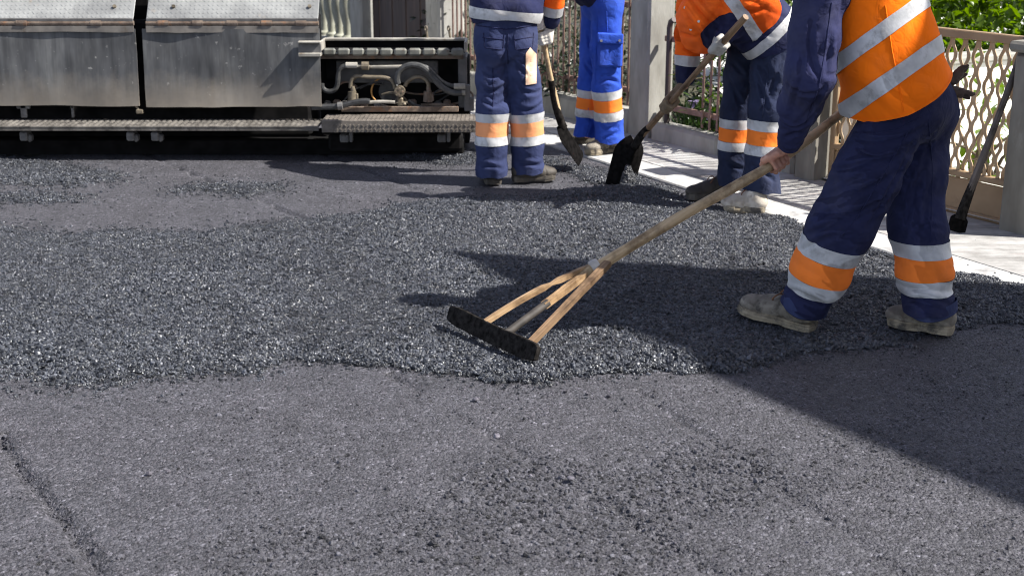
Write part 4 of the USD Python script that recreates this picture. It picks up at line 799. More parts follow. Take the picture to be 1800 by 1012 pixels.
# hoses, valve block, burners
def hose(pts, r, mat, Y, seg=9, name='hose'):
    return pav.part(name, tube(spline([wpt(p[0], p[1], Y + (p[2] if len(p) > 2 else 0)) for p in pts], 40), r, seg), M[mat], parent=hb)
YH = YB - 0.16
hose([(610, 116), (598, 122), (594, 140), (588, 158), (574, 160), (566, 147)], 0.017, 'hose', YH)
hose([(612, 114), (640, 117, .02), (680, 118), (712, 117)], 0.012, 'trough', YH + 0.02, name='pipe')
hose([(700, 148), (702, 126), (716, 116), (742, 118), (764, 140), (784, 158), (812, 163)], 0.021, 'hose', YH - 0.03)
hose([(735, 117), (755, 122), (775, 142), (794, 151), (812, 152)], 0.015, 'hose', YH)
hose([(694, 156), (682, 138), (670, 136), (640, 135), (622, 136), (617, 145), (616, 155)], 0.013, 'brass', YH, name='pipe')
hose([(622, 160), (620, 142), (626, 137)], 0.008, 'brass', YH + 0.02, name='pipe')
hose([(712, 152), (724, 138), (742, 136), (750, 142), (752, 158)], 0.014, 'brass', YH, name='pipe')
hose([(660, 176), (653, 162), (658, 146), (668, 138)], 0.006, 'wire', YH + 0.05)
hose([(548, 189), (580, 188), (600, 186), (625, 180), (650, 179)], 0.020, 'hose_black', YM + 0.02)
hose([(650, 180), (672, 179), (694, 180)], 0.011, 'trough', YM + 0.04, name='pipe')
hose([(718, 176), (728, 184), (742, 188)], 0.012, 'hose_black', YH)
hose([(740, 185), (770, 184), (800, 187)], 0.010, 'rust', YH, name='pipe')
rr = np.random.default_rng(12)
for k in range(12):
    x0 = 575 + 230 * rr.uniform(); x1 = x0 + rr.uniform(25, 80); y0, y1 = rr.uniform(148, 188), rr.uniform(150, 190); zz_ = rr.uniform(0.03, 0.11)
    hose([(x0, y0, zz_), ((x0 + x1) / 2, (y0 + y1) / 2 + rr.uniform(-18, 8), zz_ - 0.02), (min(x1, 812), y1, zz_)], rr.uniform(0.004, 0.009), ('hose_black', 'hose', 'brass', 'rust')[k % 4], YH, name='thin_hose', seg=6)
c = wpt(703, 160, YH - 0.03)
vb = pav.part('valve_hub', aim(trimesh.creation.cylinder(0.036, 0.07, sections=20), c, V(0, 1, 0)), M['brass'], parent=hb)
for k in range(4): pav.part('bolt', aim(trimesh.creation.cylinder(0.007, 0.02, sections=8), c + V(0.02 * math.cos(k * 1.57), -0.04, 0.02 * math.sin(k * 1.57)), V(0, -1, 0)), M['rust'], parent=hb)
pav.part('valve_stem', cat([bevel_box(c + V(0, 0.01, -0.075), (0.04, 0.04, 0.06), None, 0.008), tube([c + V(-0.04, 0, -0.08), c + V(0.05, 0, -0.08)], 0.010, 8), aim(trimesh.creation.icosphere(2, 0.013), c + V(0.03, -0.03, -0.085), UP)]), M['brass'], parent=hb)
pav.part('pressure_housing', aim(trimesh.creation.cylinder(0.075, 0.09, sections=24), wpt(686, 160, YB - 0.04), V(0, 1, 0)), M['hose_black'], parent=hb)
for px in (619, 752):
    c = wpt(px, 166, YH)
    pav.part('burner', cat([tube([c + V(0, 0, -0.05), c + V(0, 0, 0.02)], [0.032, 0.028], 12), tube([c + V(0.008, 0, 0.02), c + V(0.004, 0, 0.055)], [0.018, 0.014], 10), bevel_box(c + V(0.03, 0, -0.02), (0.02, 0.03, 0.05), None, 0.004)]), M['brass'] if px < 700 else M['rust'], parent=hb)
for k, px in enumerate((576, 592, 606, 640, 664, 726, 770, 786)):
    c = wpt(px, 184, YH + 0.06); pav.part('clutter_lug', bevel_box(c, (0.05, 0.05, 0.05 + 0.02 * (k % 2)), None, 0.012), M['rust'] if k % 2 else M['machine_grey'], parent=hb)
pbox('end_clevis', 816, 826, 150, 196, YH - 0.02, 0.05, 'machine_grey', hb); pbox('end_clevis', 824, 833, 172, 196, YH - 0.02, 0.04, 'machine_grey', hb)
for py in (152, 163): pav.part('hose_fitting', tube([wpt(798, py, YH - 0.02), wpt(818, py, YH - 0.02)], 0.020, 8), M['trough'], parent=hb)
pav.part('hose_fitting', tube([wpt(608, 115, YH), wpt(628, 115, YH)], 0.020, 8), M['trough'], parent=hb); pav.part('hose_fitting', tube([wpt(636, 116, YH), wpt(648, 116, YH)], 0.028, 10), M['brass'], parent=hb)
pav.part('hose_fitting', tube([wpt(594, 187, YM), wpt(602, 186, YM)], 0.027, 10), M['machine_grey'], parent=hb)
# tractor unit ahead of the screed
bw = (bx0 + bx1) / 2 - 0.40; bwx = bx1 - bx0 - 0.6
tb = pav.part('engine_body', bevel_box(V(bw, YM + 2.3, 1.05), (bwx, 2.4, 1.0), None, 0.06), M['machine_white'], smooth=False)
for s in (-1, 1):
    pl = shapely.geometry.LineString([(-1.1, 0.32), (1.1, 0.32)]).buffer(0.31); m = trimesh.creation.extrude_polygon(pl, 0.38, engine='earcut'); T = np.eye(4); T[:3, :3] = np.stack([V(0, 1, 0), UP, V(1, 0, 0)], 1); m.apply_transform(T); m.apply_translation(V(bw + s * bwx * 0.36 - 0.19, YM + 2.3, -0.012))
    pav.part('crawler_track', m, M['rubber'])
pav.part('hopper', bevel_box(V(bw - 0.2, YM + 4.1, 0.95), (bwx, 1.1, 0.7), None, 0.05), M['machine_grey'], smooth=False)

# ================================================================== TOOLS
# asphalt rake (lute)
RL, RR = G(791, 552, 0.072), G(945, 624, 0.062); rc = (RL + RR) / 2; rd = nrm(RR - RL)
jointp = W(1047, 471, 5.24); hand4 = W(1366, 284, 5.42); tail = W(1492, 189, 5.58); htop = W(1575, 128, 5.66)
rk = Thing('asphalt_rake', rc * V(1, 1, 0), 'long wooden-handled asphalt lute with black bar head and three braces on the loose asphalt', 'rake')
nn = 25; t = np.linspace(-1, 1, nn); c = rc + np.outer(t * np.linalg.norm(RR - RL) / 2, rd) + np.outer(0.006 * t ** 2, UP)
hd = nrm(np.cross(rd, UP)); hd = hd if hd @ (jointp - rc) > 0 else -hd
bar_up = nrm(UP * 0.94 + hd * 0.30); bar_n = nrm(np.cross(rd, bar_up)); hgt = 0.037 * (1 - 0.35 * np.abs(t) ** 14); th_ = 0.010
vs = np.concatenate([c + np.outer(hgt, bar_up) * sy + bar_n * th_ * sx for sx, sy in ((-1, -1), (1, -1), (1.0, 0.86), (0.75, 1), (-0.75, 1), (-1, 0.86))]); f = []; k6 = 6
for j in range(nn - 1):
    for q in range(k6): w_ = (q + 1) % k6; f += [[q * nn + j, w_ * nn + j, w_ * nn + j + 1], [q * nn + j, w_ * nn + j + 1, q * nn + j + 1]]
for e in (0, nn - 1):
    for q in range(1, k6 - 1): f.append([e, q * nn + e, (q + 1) * nn + e])
bar = trimesh.Trimesh(vs, np.array(f), process=False); bar.fix_normals(); bar = bar.subdivide(); p = np.array(bar.vertices); bar.vertices = p + 0.003 * (fbm(p * 30, 2, 3)[:, None] - 0.5)
rk.part('bar_head', bar, M['black_iron'])
hp2 = spline([jointp - nrm(hand4 - jointp) * 0.16, jointp, (jointp + hand4) / 2 + V(0, 0, 0.006), hand4, tail, htop], 60); tt = np.linspace(0, 1, 60)
rad = 0.0235 * (1 - 0.22 * tt) * (1 + 0.06 * np.sin(tt * 23) * np.sin(tt * 9)); rad[:6] = np.linspace(0.006, rad[6], 6)
hm = tube(hp2, rad, 18); p = np.array(hm.vertices); hm.vertices = p + 0.0018 * (fbm(p * 25, 2, 9)[:, None] - 0.5)
wood_part(rk, 'handle', hm, M['wood'], jointp, htop)
def lath(a_, b_, w0, w1, th, bow=0.0, axis=None, name='brace', mat='wood_orange', notch=None):
    q = spline([a_, (a_ + b_) / 2 + UP * bow, b_], 16); d_ = nrm(b_ - a_); s = nrm(np.cross(d_, bar_up)) if axis is None else axis; u = nrm(np.cross(s, d_)); w_ = np.linspace(w0, w1, 16); h_ = np.full(16, th)
    if notch is not None: h_[notch] *= 0.35
    vs = np.concatenate([q + s * (w_ * sx)[:, None] + u * (h_ * sy)[:, None] for sx, sy in ((-1, -1), (1, -1), (1, 1), (-1, 1))]); f = []
    for j in range(15):
        for k in range(4): x_ = (k + 1) % 4; f += [[k * 16 + j, x_ * 16 + j, x_ * 16 + j + 1], [k * 16 + j, x_ * 16 + j + 1, k * 16 + j + 1]]
    f += [[0, 16, 32], [0, 32, 48], [15, 47, 31], [15, 63, 47]]; m = trimesh.Trimesh(vs, np.array(f), process=False); m.fix_normals(); wood_part(rk, name, m, M[mat], a_, b_, smooth=30)
jd = nrm(hand4 - jointp); js = nrm(np.cross(jd, UP)); atb = lambda px, py: rc + rd * ((W(px, py, rc[1])[0] - rc[0]) / rd[0]) + bar_up * 0.02
lath(jointp + jd * 0.02 - js * 0.022, atb(846, 560), 0.013, 0.012, 0.011, 0.02, notch=[6])
lath(jointp + jd * 0.05 + js * 0.022, atb(926, 593), 0.015, 0.012, 0.012, 0.0, mat='wood_dark')
mid_e = atb(886, 576); mid_a = jointp - jd * 0.03; md = nrm(mid_e - mid_a); ml = np.linalg.norm(mid_e - mid_a)
lath(mid_a, mid_a + md * ml * 0.55, 0.014, 0.013, 0.013, 0.0, mat='wood_orange'); rk.part('brace_tube', tube([mid_a + md * ml * 0.5, mid_e], 0.016, 12), M['pipe_iron'])
tp_ = [jointp + jd * s for s in (-0.016, 0.0, 0.018)]; u, w_, _ = frame_of(jd)
rk.part('tape_wrap', tube(tp_, [0.036, 0.037, 0.034], 14, flat=(js, 1.0)), M['tape'])

def shovel(name, label, top, neck, tipc, wdir, width, mat, r0=0.017, blade_curve=0.03, round_tip=False, sock=0.16):
    th = Thing(name, tipc * V(1, 1, 0), label, 'shovel'); ax = nrm(neck - top); hp = spline([top, top * 0.65 + neck * 0.35 + frame_of(ax)[0] * 0.004, top * 0.3 + neck * 0.7, neck], 30)
    wood_part(th, 'handle', tube(hp, r0 * (1 + 0.12 * np.sin(np.linspace(0, 9, 30))), 14), M[mat], top, neck)
    bd = nrm(tipc - neck); L = np.linalg.norm(tipc - neck); s = nrm(wdir - bd * (wdir @ bd)); n_ = np.cross(s, bd)
    th.part('socket', tube(spline([neck - ax * sock, neck - ax * 0.04, neck + bd * 0.03], 10), np.linspace(r0 * 1.15, r0 * 1.6, 10), 12), M['black_iron'])
    nu, nv = 15, 15; U, T = np.meshgrid(np.linspace(-1, 1, nu), np.linspace(0, 1, nv), indexing='ij')
    half = width / 2 * np.where(T < 0.34, 0.16 + 0.84 * np.sin(np.clip(T / 0.34, 0, 1) * np.pi / 2) ** 0.75, 1.0) * (np.where(T > 0.7, np.sqrt(np.clip(1 - ((T - 0.7) / 0.31) ** 2, 0, 1)), 1) if round_tip else 1)
    P = neck + bd * (T * L)[..., None] + s * (U * half)[..., None] + n_ * (blade_curve * (U ** 2) * (1 - 0.3 * T) - 0.02 * np.exp(-(U / 0.22) ** 2) * (1 - T))[..., None]
    fr = P.reshape(-1, 3); bk = fr - n_ * 0.004; k = nu * nv; ii = np.arange(k).reshape(nu, nv); q = np.stack([ii[:-1, :-1], ii[1:, :-1], ii[1:, 1:], ii[:-1, 1:]], -1).reshape(-1, 4)
    f = [q[:, [0, 1, 2]], q[:, [0, 2, 3]], q[:, [0, 2, 1]] + k, q[:, [0, 3, 2]] + k]; loop = np.r_[ii[:, 0], ii[-1, 1:], ii[-2::-1, -1], ii[0, -2:0:-1]]; nx_ = np.roll(loop, -1)
    f += [np.stack([loop, loop + k, nx_ + k], 1), np.stack([loop, nx_ + k, nx_], 1)]; th.part('blade', trimesh.Trimesh(np.vstack([fr, bk]), np.vstack(f), process=False), M['black_blade'], smooth=50); return th
S1a, S1b, S1c = W(944, 26, 8.38), W(986, 218, 8.56), W(1024, 276, 8.62)
shovel('shovel', 'black-bladed shovel with pale wooden handle held by the worker seen from behind', S1a, S1b, S1c, V(0.25, 0.95, 0.15), 0.20, 'wood', sock=0.30)
S3a, S3b, S3c = W(1311, 30, 7.15), W(1118, 250, 7.96), W(1093, 334, 8.06)
shovel('shovel', 'dark scoop shovel standing in the asphalt, held by the orange-jacketed worker', S3a, S3b, S3c, V(1, 0.15, 0), 0.185, 'wood_dark', blade_curve=0.085)
S4a, S4b, S4c = W(1836, -8, 7.10), W(1690, 376, 6.93), W(1681, 408, 6.90)
shovel('shovel', 'flat-edged shovel with grey handle leaning on the low weathered pillar', S4a, S4b, S4c, V(1, 0.15, 0), 0.10, 'wood_grey', r0=0.019, blade_curve=0.01)

m = trimesh.creation.icosphere(4, 1.0); p = np.array(m.vertices); p *= (0.050, 0.035, 0.11); p[:, :2] *= (1.15 - np.clip(p[:, 2:3], -0.11, 0.11) / 0.11 * 0.85) * 0.75
m.vertices = p + nrm(p.T).T * 0 + np.array(m.vertex_normals) * (0.012 * (fbm(p * 55, 2, 6) - 0.4))[:, None]; m.apply_translation(W(1104, 322, 8.00) + V(0, 0, 0.03)); loose.part('asphalt_clump', m, M['loose'], smooth=False)
# ================================================================== PEOPLE
def grip(bl, P, u, n_, wrist, r, thick=1.0, flip=1, span=250, start=-10):
    """a hand closed round a bar: P on the bar, u along it (index finger side), n_ towards the back of the hand"""
    u = nrm(u); n_ = nrm(n_ - u * (n_ @ u)); m_ = np.cross(u, n_) * flip; k = 0.006
    kn_, R = [], r + 0.0095 * thick
    for i, (o, ln, rr) in enumerate(((0.031, 0.95, 0.0098), (0.0105, 1.05, 0.0102), (-0.0105, 1.0, 0.0098), (-0.030, 0.82, 0.0085))):
        rr *= thick; c = P + u * o; pts = [c + n_ * (R + 0.012) - m_ * 0.012]
        for th in np.radians(np.linspace(start + 25, start + span * ln, 5)): pts.append(c + R * (math.cos(th) * n_ + math.sin(th) * m_))
        bl.limb(pts, np.linspace(rr * 1.1, rr * 0.82, 6), k); kn_.append(pts[0])
    pc = np.mean(kn_, 0); wd = nrm(wrist - pc)
    for q in kn_: bl.cone(q, wrist + (q - pc) * 0.45, 0.0135 * thick, 0.019 * thick, 0.012)
    for a_, b_ in zip(kn_[:-1], kn_[1:]): bl.cone(a_, b_, 0.0125 * thick, None, 0.01)
    b0 = pc * 0.35 + wrist * 0.65 + u * 0.028; c = P + u * 0.048
    bl.limb([b0, c + (R + 0.008) * (math.cos(-0.7) * n_ + math.sin(-0.7) * m_), c + R * (math.cos(-1.7) * n_ + math.sin(-1.7) * m_), c + R * (math.cos(-2.5) * n_ + math.sin(-2.5) * m_) - u * 0.01], [0.016 * thick, 0.0125 * thick, 0.0115 * thick, 0.0095 * thick], 0.01)
    return pc
def head(bl, c, f, up):
    """head with brow, nose, chin, ears; c centre of the skull, f facing, up crown"""
    f = nrm(f - up * (f @ up)); s = np.cross(f, up); R = np.stack([s, f, up])
    bl.ell(c + up * 0.02 - f * 0.01, (0.076, 0.096, 0.098), R, 0.02); bl.ell(c - up * 0.055 + f * 0.030, (0.056, 0.062, 0.062), R, 0.03)
    bl.ell(c - up * 0.100 + f * 0.062, (0.024, 0.02, 0.018), R, 0.02); bl.ell(c + up * 0.018 + f * 0.082, (0.05, 0.014, 0.012), R, 0.015)
    bl.cone(c + up * 0.008 + f * 0.090, c - up * 0.032 + f * 0.108, 0.008, 0.013, 0.008)
    for q in (-1, 1):
        bl.ell(c + s * q * 0.033 + up * 0.000 + f * 0.088, (0.014, 0.012, 0.009), R, 0.008, cut=True); bl.ell(c + s * q * 0.032 + f * 0.074, (0.012, 0.012, 0.011), R, 0.003)
        bl.ell(c + s * q * 0.078 - f * 0.008 - up * 0.01, (0.012, 0.02, 0.032), R, 0.006)
    bl.ell(c - up * 0.066 + f * 0.088, (0.022, 0.010, 0.008), R, 0.006); bl.ell(c - up * 0.067 + f * 0.097, (0.022, 0.006, 0.002), R, 0.003, cut=True)
def hair(c, f, up, grow=0.008):
    f = nrm(f - up * (f @ up)); s = np.cross(f, up); R = np.stack([s, f, up]); b = Blob(0.02)
    b.ell(c + up * 0.026 - f * 0.016, (0.077 + grow, 0.094 + grow, 0.094 + grow), R); b.cuts.append(lambda P: -((P - c) @ nrm(up * 0.9 - f * 0.55) - 0.012)); return b.build(0.007)
SKIN = lambda r: r * 0.72
class Person:
    def __init__(s, base, label):
        s.t = Thing('person', (base[0], base[1], 0), label, 'person', 'road workers')
    def body(s, b, h=0.012): return s.t.part('body', b.build(h), M['skin'], smooth=True)
def shoe(t, heel, toe, upm, solem, lacem='lace', up=UP, w=0.098, ankle=None):
    """work shoe: heel and toe points on the sole's underside"""
    f = toe - heel; L = np.linalg.norm(f); f = f / L; s = nrm(np.cross(f, up)); u = np.cross(s, f); R = np.stack([s, f, u]); b = Blob(0.03); A = lambda y, z, x=0.0: heel + f * y * L + u * z + s * x
    b.ell(A(0.20, 0.060), (w * 0.40, 0.062, 0.050), R); b.ell(A(0.52, 0.052), (w * 0.46, 0.075, 0.042), R); b.ell(A(0.78, 0.046), (w * 0.50, 0.070, 0.038), R)
    b.cone(A(0.16, 0.06), A(0.20, 0.115), w * 0.40, w * 0.38); b.cone(A(0.26, 0.10), A(0.60, 0.058), w * 0.32, w * 0.36)
    b.cuts.append(lambda P: -((P - heel) @ u - 0.016)); m = b.build(0.006); p = np.array(m.vertices); m.vertices = p + 0.003 * (fbm(p * 30, 2, 4)[:, None] - 0.5)
    for y, a_ in ((0.66, 0.003), (0.36, 0.002)): 
        q = np.array(m.vertices); d_ = np.abs((q - heel) @ f - y * L - 0.02 * np.abs((q - heel) @ s) / 0.05); m.vertices = q - np.array(m.vertex_normals) * (a_ * np.exp(-(d_ / 0.006) ** 2))[:, None]
    sp = t.part('shoe', m, M[upm], smooth=True)
    out = [(0, -.34), (.05, -.42), (.3, -.42), (.5, -.40), (.72, -.50), (.88, -.46), (.97, -.28), (1, 0), (.97, .26), (.88, .44), (.72, .48), (.5, .36), (.3, .38), (.05, .40), (0, .32), (-.02, 0)]
    pg = Polygon([(x * w * 1.02, y * L) for y, x in out]).buffer(0.008).buffer(-0.004); lay = []
    for z0, z1, g in ((0.0, 0.012, 0.0), (0.012, 0.026, 0.0025), (0.026, 0.034, -0.001)):
        m_ = trimesh.creation.extrude_polygon(pg.buffer(g), z1 - z0, engine='earcut'); m_.apply_translation((0, 0, z0)); lay.append(m_)
    m_ = cat(lay); v = np.array(m_.vertices); v[:, 2] += 0.004 * (v[:, 1] / L > 0.85) * 1.0 + np.where((v[:, 2] < 0.005) & (v[:, 1] / L > 0.33) & (v[:, 1] / L < 0.5), 0.010, 0); T = np.eye(4); T[:3, :3] = np.stack([s, f, u], 1); T[:3, 3] = heel; m_.vertices = v; m_.apply_transform(T)
    t.part('sole', m_, M[solem], parent=sp, smooth=30)
    for k in range(4):
        y = 0.42 + 0.075 * k; z = 0.108 - 0.013 * k; c = A(y, z); t.part('lace', tube(spline([c - s * 0.024 - u * 0.006 + f * 0.006, c + u * 0.004, c + s * 0.024 - u * 0.006 - f * 0.006], 8), 0.0045, 6), M[lacem], parent=sp)
    for q in (-1, 1):
        c = A(0.43, 0.112); t.part('lace_bow', tube(spline([c, c + s * q * 0.03 + u * 0.012 + f * 0.01, c + s * q * 0.038 - u * 0.004 + f * 0.025, c + u * 0.002], 12), 0.0028, 6), M[lacem], parent=sp)
    return sp
def bands(t, trousers, path, legs, t0, t1, names=(('reflective_band', 'silver', 0.0, 0.29), ('orange_band', 'orange_band', 0.29, 0.71), ('reflective_band', 'silver', 0.71, 1.0)), tilt=None):
    """silver, orange, silver round each shin; legs: list of (knee, ankle); t0..t1 along the shin"""
    for i, (a_, b_) in enumerate(legs):
        oth = [l for j, l in enumerate(legs) if j != i]; d_ = nrm(b_ - a_) if tilt is None else nrm(tilt[i]); L = b_ - a_
        kp = lambda c: np.min([seg_dist(c, *o) for o in oth], 0) - seg_dist(c, a_, b_)
        for nm, mt, x0, x1 in names:
            o0, o1 = a_ + L * (t0 + (t1 - t0) * x0), a_ + L * (t0 + (t1 - t0) * x1)
            m = slab(trousers, o0, d_, o1, -d_, 0.0035 if mt != 'orange_band' else 0.0028, kp)
            if len(m.faces): t.part(nm, m, M[mt], parent=path, smooth=True)

def foot(b, ank, heel, toe):
    f = toe - heel; b.limb([ank, heel + f * 0.28 + UP * 0.06, heel + f * 0.62 + UP * 0.045], [0.036, 0.030, 0.024])
SH4L = (G(1430, 588) + V(0, 0.02, 0.016), G(1300, 560) + V(0, 0, 0.040)); SH4R = (G(1676, 594) + V(0, 0.03, 0.012), G(1560, 576) + V(0, 0, 0.018))
SH1L = (W(868, 314, 8.125) * V(1, 1, 0) + V(0, 0, 0.01), W(862, 312, 8.41) * V(1, 1, 0) + V(-0.01, 0, 0.01)); SH1R = (G(903, 324) + V(0, 0.05, 0.01), G(975, 319) + V(0, 0.02, 0.01))
SH2L = (G(1086, 268) + V(0, 0.03, 0.012), G(1032, 276) + V(0, 0.0, 0.012)); SH2R = (G(1045, 254) + V(0, 0.03, 0.012), G(994, 256) + V(0, 0.02, 0.012))
SH3L = (G(1344, 380) + V(0, 0.04, 0.012), G(1274, 374) + V(0, 0.02, 0.012)); SH3R = (G(1290, 354) + V(0, 0.04, 0.012), G(1208, 355) + V(0, 0.02, 0.012))
def hem(m, legs):
    """cut each trouser leg off square: (knee, ankle, point on the hem, direction down the leg)"""
    q = np.array(m.vertices); d = np.stack([seg_dist(q, a, b + (b - a) * 0.3) for a, b, *_ in legs], 1); k = d.argmin(1); sv = np.ones(len(q))
    for i, (a, b, o, n_) in enumerate(legs): sv = np.where(k == i, -(q - o) @ nrm(n_) + 0.004 * np.sin(q[:, 0] * 60), sv)
    return clip(m, sv)
def on_surface(m, px_pts, Y):
    """points of a garment's surface that face the camera along a drawn line"""
    tri = m.triangles; a, e1, e2 = tri[:, 0], tri[:, 1] - tri[:, 0], tri[:, 2] - tri[:, 0]; o = V(0, 0, CAM_H); out = []
    for px, py in px_pts:
        d = ray(px, py); h = np.cross(d, e2); det = (e1 * h).sum(1); det = np.where(np.abs(det) < 1e-14, 1e-14, det); s_ = o - a; u = (s_ * h).sum(1) / det; q = np.cross(s_, e1); w_ = (q @ d) / det; t = (e2 * q).sum(1) / det; ok_ = (u >= 0) & (w_ >= 0) & (u + w_ <= 1) & (t > 0)
        if ok_.any(): out.append(o + d * t[ok_].min())
    return np.array(out)
def crease(m, lines, depth=0.008, w=0.009):
    """sharp folds pressed into a garment along drawn lines: a valley with a raised roll beside it"""
    v, nn = np.array(m.vertices), np.array(m.vertex_normals); d_ = np.zeros(len(v))
    for i, pts in enumerate(lines):
        pa = np.array(pts, float); q = on_surface(m, spline(np.c_[pa, np.zeros(len(pa))], 40)[:, :2], 0)
        if len(q) < 4: continue
        dist, k = cKDTree(q).query(v, distance_upper_bound=0.06); ok_ = np.isfinite(dist); t = k[ok_] / (len(q) - 1); fade = np.sin(np.pi * np.clip(t * 0.9 + 0.05, 0, 1)) ** 0.6; x = dist[ok_]
        side = np.sign((v[ok_] - q[k[ok_]])[:, 2] + 1e-9); d_[ok_] += depth * fade * (-np.exp(-(x / w) ** 2) + 0.75 * np.exp(-((x - 2.1 * w) / (1.2 * w)) ** 2) * np.where(side > 0, 1.0, 0.45))
    m = m.copy(); m.vertices = v + nn * d_[:, None]; return m
def seam(t, m, path, pts, mat, name='seam', r=0.0028, n=24):
    pa = np.array(pts, float); tq = np.r_[0, np.cumsum(np.linalg.norm(np.diff(pa, axis=0), axis=1))]; tt_ = np.linspace(0, tq[-1], n); q = on_surface(m, np.stack([np.interp(tt_, tq, pa[:, 0]), np.interp(tt_, tq, pa[:, 1])], 1), 0)
    if len(q) > 3: t.part(name, tube(q, r, 6), M[mat], parent=path, smooth=True)
# ---- man in the orange vest (nearest)
hipL, kneeL, ankL = W(1578, 205, 5.22), W(1478, 398, 5.18), W(1412, 540, 5.25)
hipR, kneeR, ankR = W(1612, 205, 5.42), W(1613, 395, 5.32), W(1636, 545, 5.22)
pel = W(1592, 178, 5.32); ch = W(1535, 0, 5.30); nk = W(1490, -75, 5.30)
shL, elL, wrL = W(1446, -22, 5.13), W(1424, 128, 5.12), W(1386, 255, 5.38)
shR, elR, wrR = W(1478, -45, 5.50), W(1578, 0, 5.66), W(1545, 128, 5.66)
p4 = Person(G(1530, 585), 'man bending forward in orange safety vest and navy trousers, raking the loose asphalt')
hdc = nk + V(-0.17, 0.0, 0.13); hup = nrm(V(-0.35, 0, 0.93)); hfc = nrm(V(-0.9, 0.05, -0.4))
b = Blob(0.03); b.limb([hipL, kneeL, ankL], [0.085, 0.055, 0.038]); b.limb([hipR, kneeR, ankR], [0.085, 0.055, 0.038]); b.cone(pel, ch, 0.12, 0.13); b.cone(hipL, hipR, 0.09); b.cone(ch, nk, 0.13, 0.07); b.cone(shL, shR, 0.06)
b.limb([shL, elL, wrL], [0.052, 0.042, 0.029]); b.limb([shR, elR, wrR], [0.052, 0.042, 0.029]); b.cone(nk, hdc, 0.056, 0.052); head(b, hdc, hfc, hup)
foot(b, ankL, *SH4L); foot(b, ankR, *SH4R)
bm = b.build(0.011)
hb_ = Blob(0.008); hu = nrm(tail - hand4); hn_ = nrm(V(0.0, -0.55, 0.8)); grip(hb_, hand4, -hu, hn_, wrL + V(0.0, -0.01, -0.006), 0.0205, 1.05, flip=1 if np.cross(-hu, hn_)[1] < 0 else -1)
hb_.cone(wrL + V(0, -0.01, -0.006), wrL + (elL - wrL) * 0.25, 0.026, 0.030, 0.012)
hm_ = hb_.build(0.0034)
hb2 = Blob(0.008); P2_ = hp2[-4]; grip(hb2, P2_, hu, V(0.1, -0.3, 0.9), wrR, 0.0205, 1.0); hb2.cone(wrR, wrR + (elR - wrR) * 0.2, 0.026, 0.03, 0.012)
import manifold3d as mf
def to_man(m):
    m = m.copy(); m.merge_vertices(); return mf.Manifold(mf.Mesh(np.asarray(m.vertices, np.float32), np.asarray(m.faces, np.uint32)))
def union(ms):
    try:
        r_ = to_man(ms[0])
        for x in ms[1:]: r_ = r_ + to_man(x)
        q = r_.to_mesh(); out = trimesh.Trimesh(q.vert_properties[:, :3], q.tri_verts, process=False)
        if len(out.faces) > 100: return out
    except Exception: pass
    return cat(ms)
p4.t.part('body', union([bm, hm_, hb2.build(0.0045)]), M['skin'], smooth=40); p4.t.part('hair', hair(hdc, hfc, hup), M['hair'], smooth=True)
b = Blob(0.035)
b.limb([hipL, hipL * 0.45 + kneeL * 0.55, kneeL, kneeL * 0.45 + ankL * 0.55, ankL, ankL + (ankL - kneeL) * 0.25], [0.128, 0.132, 0.125, 0.116, 0.088, 0.086])
b.limb([hipR, hipR * 0.5 + kneeR * 0.5, kneeR, kneeR * 0.45 + ankR * 0.55, ankR, ankR + V(0.02, 0, -0.12)], [0.125, 0.118, 0.112, 0.104, 0.092, 0.092])
b.cone(hipL + V(0.015, 0.05, 0.03), hipR + V(0, -0.05, 0.03), 0.145); b.cone(pel + V(0.02, 0, 0.02), pel + (ch - pel) * 0.35, 0.155, 0.15); b.ell(pel + V(0.03, 0, -0.02), (0.125, 0.19, 0.15))
m = b.build(0.0095)
tl = nrm(ankL - kneeL); th_l = nrm(kneeL - hipL)
m = fold(m, [(ankL + V(0.01, 0, 0.06), 0.11, tl, 0.05, 0.009), (ankR + V(0, 0, 0.06), 0.12, V(0.15, 0, 1), 0.05, 0.011), (kneeL + V(0.03, -0.1, 0.10), 0.17, V(-0.30, 0.1, 0.93), 0.050, 0.0095), (hipL + V(-0.08, -0.1, -0.10), 0.20, V(-0.38, 0, 0.92), 0.060, 0.009),
             (hipL + V(0.03, -0.1, -0.25), 0.16, V(0.62, 0, 0.78), 0.06, 0.009), (hipR + V(0.05, -0.05, -0.2), 0.2, V(0.75, 0, 0.6), 0.085, 0.007), (kneeR + V(0, -0.08, 0), 0.17, V(0.25, 0, 0.95), 0.065, 0.007), (kneeL * 0.5 + ankL * 0.5, 0.14, tl, 0.06, 0.0035), (kneeR * 0.5 + ankR * 0.5, 0.14, V(0.9, 0, 0.3), 0.08, 0.005)], rough=0.007, seed=4, fine=0.0015)
m = crease(m, [[(1425, 395), (1500, 345), (1580, 300)], [(1418, 412), (1490, 380), (1560, 345)], [(1440, 350), (1510, 312), (1585, 268)], [(1462, 300), (1530, 285), (1605, 252)], [(1605, 252), (1565, 330), (1525, 400)], [(1410, 440), (1450, 420), (1500, 410)], [(1642, 235), (1612, 330), (1592, 400)], [(1590, 532), (1630, 524), (1668, 535)], [(1598, 420), (1630, 400), (1660, 405)], [(1380, 508), (1412, 514), (1446, 532)], [(1500, 242), (1560, 247), (1625, 222)], [(1650, 300), (1630, 350), (1625, 410)]], 0.0095)
m = hem(m, [(kneeL, ankL, ankL, tl), (kneeR, ankR, ankR, V(0.1, 0, -1))]); tr4 = p4.t.part('trousers', m, M['navy'], smooth=True)
bands(p4.t, m, tr4, [(kneeL, ankL), (kneeR, ankR)], 0.16, 0.78, tilt=[tl + V(0.06, 0, -0.08), V(0.02, 0, -1)])
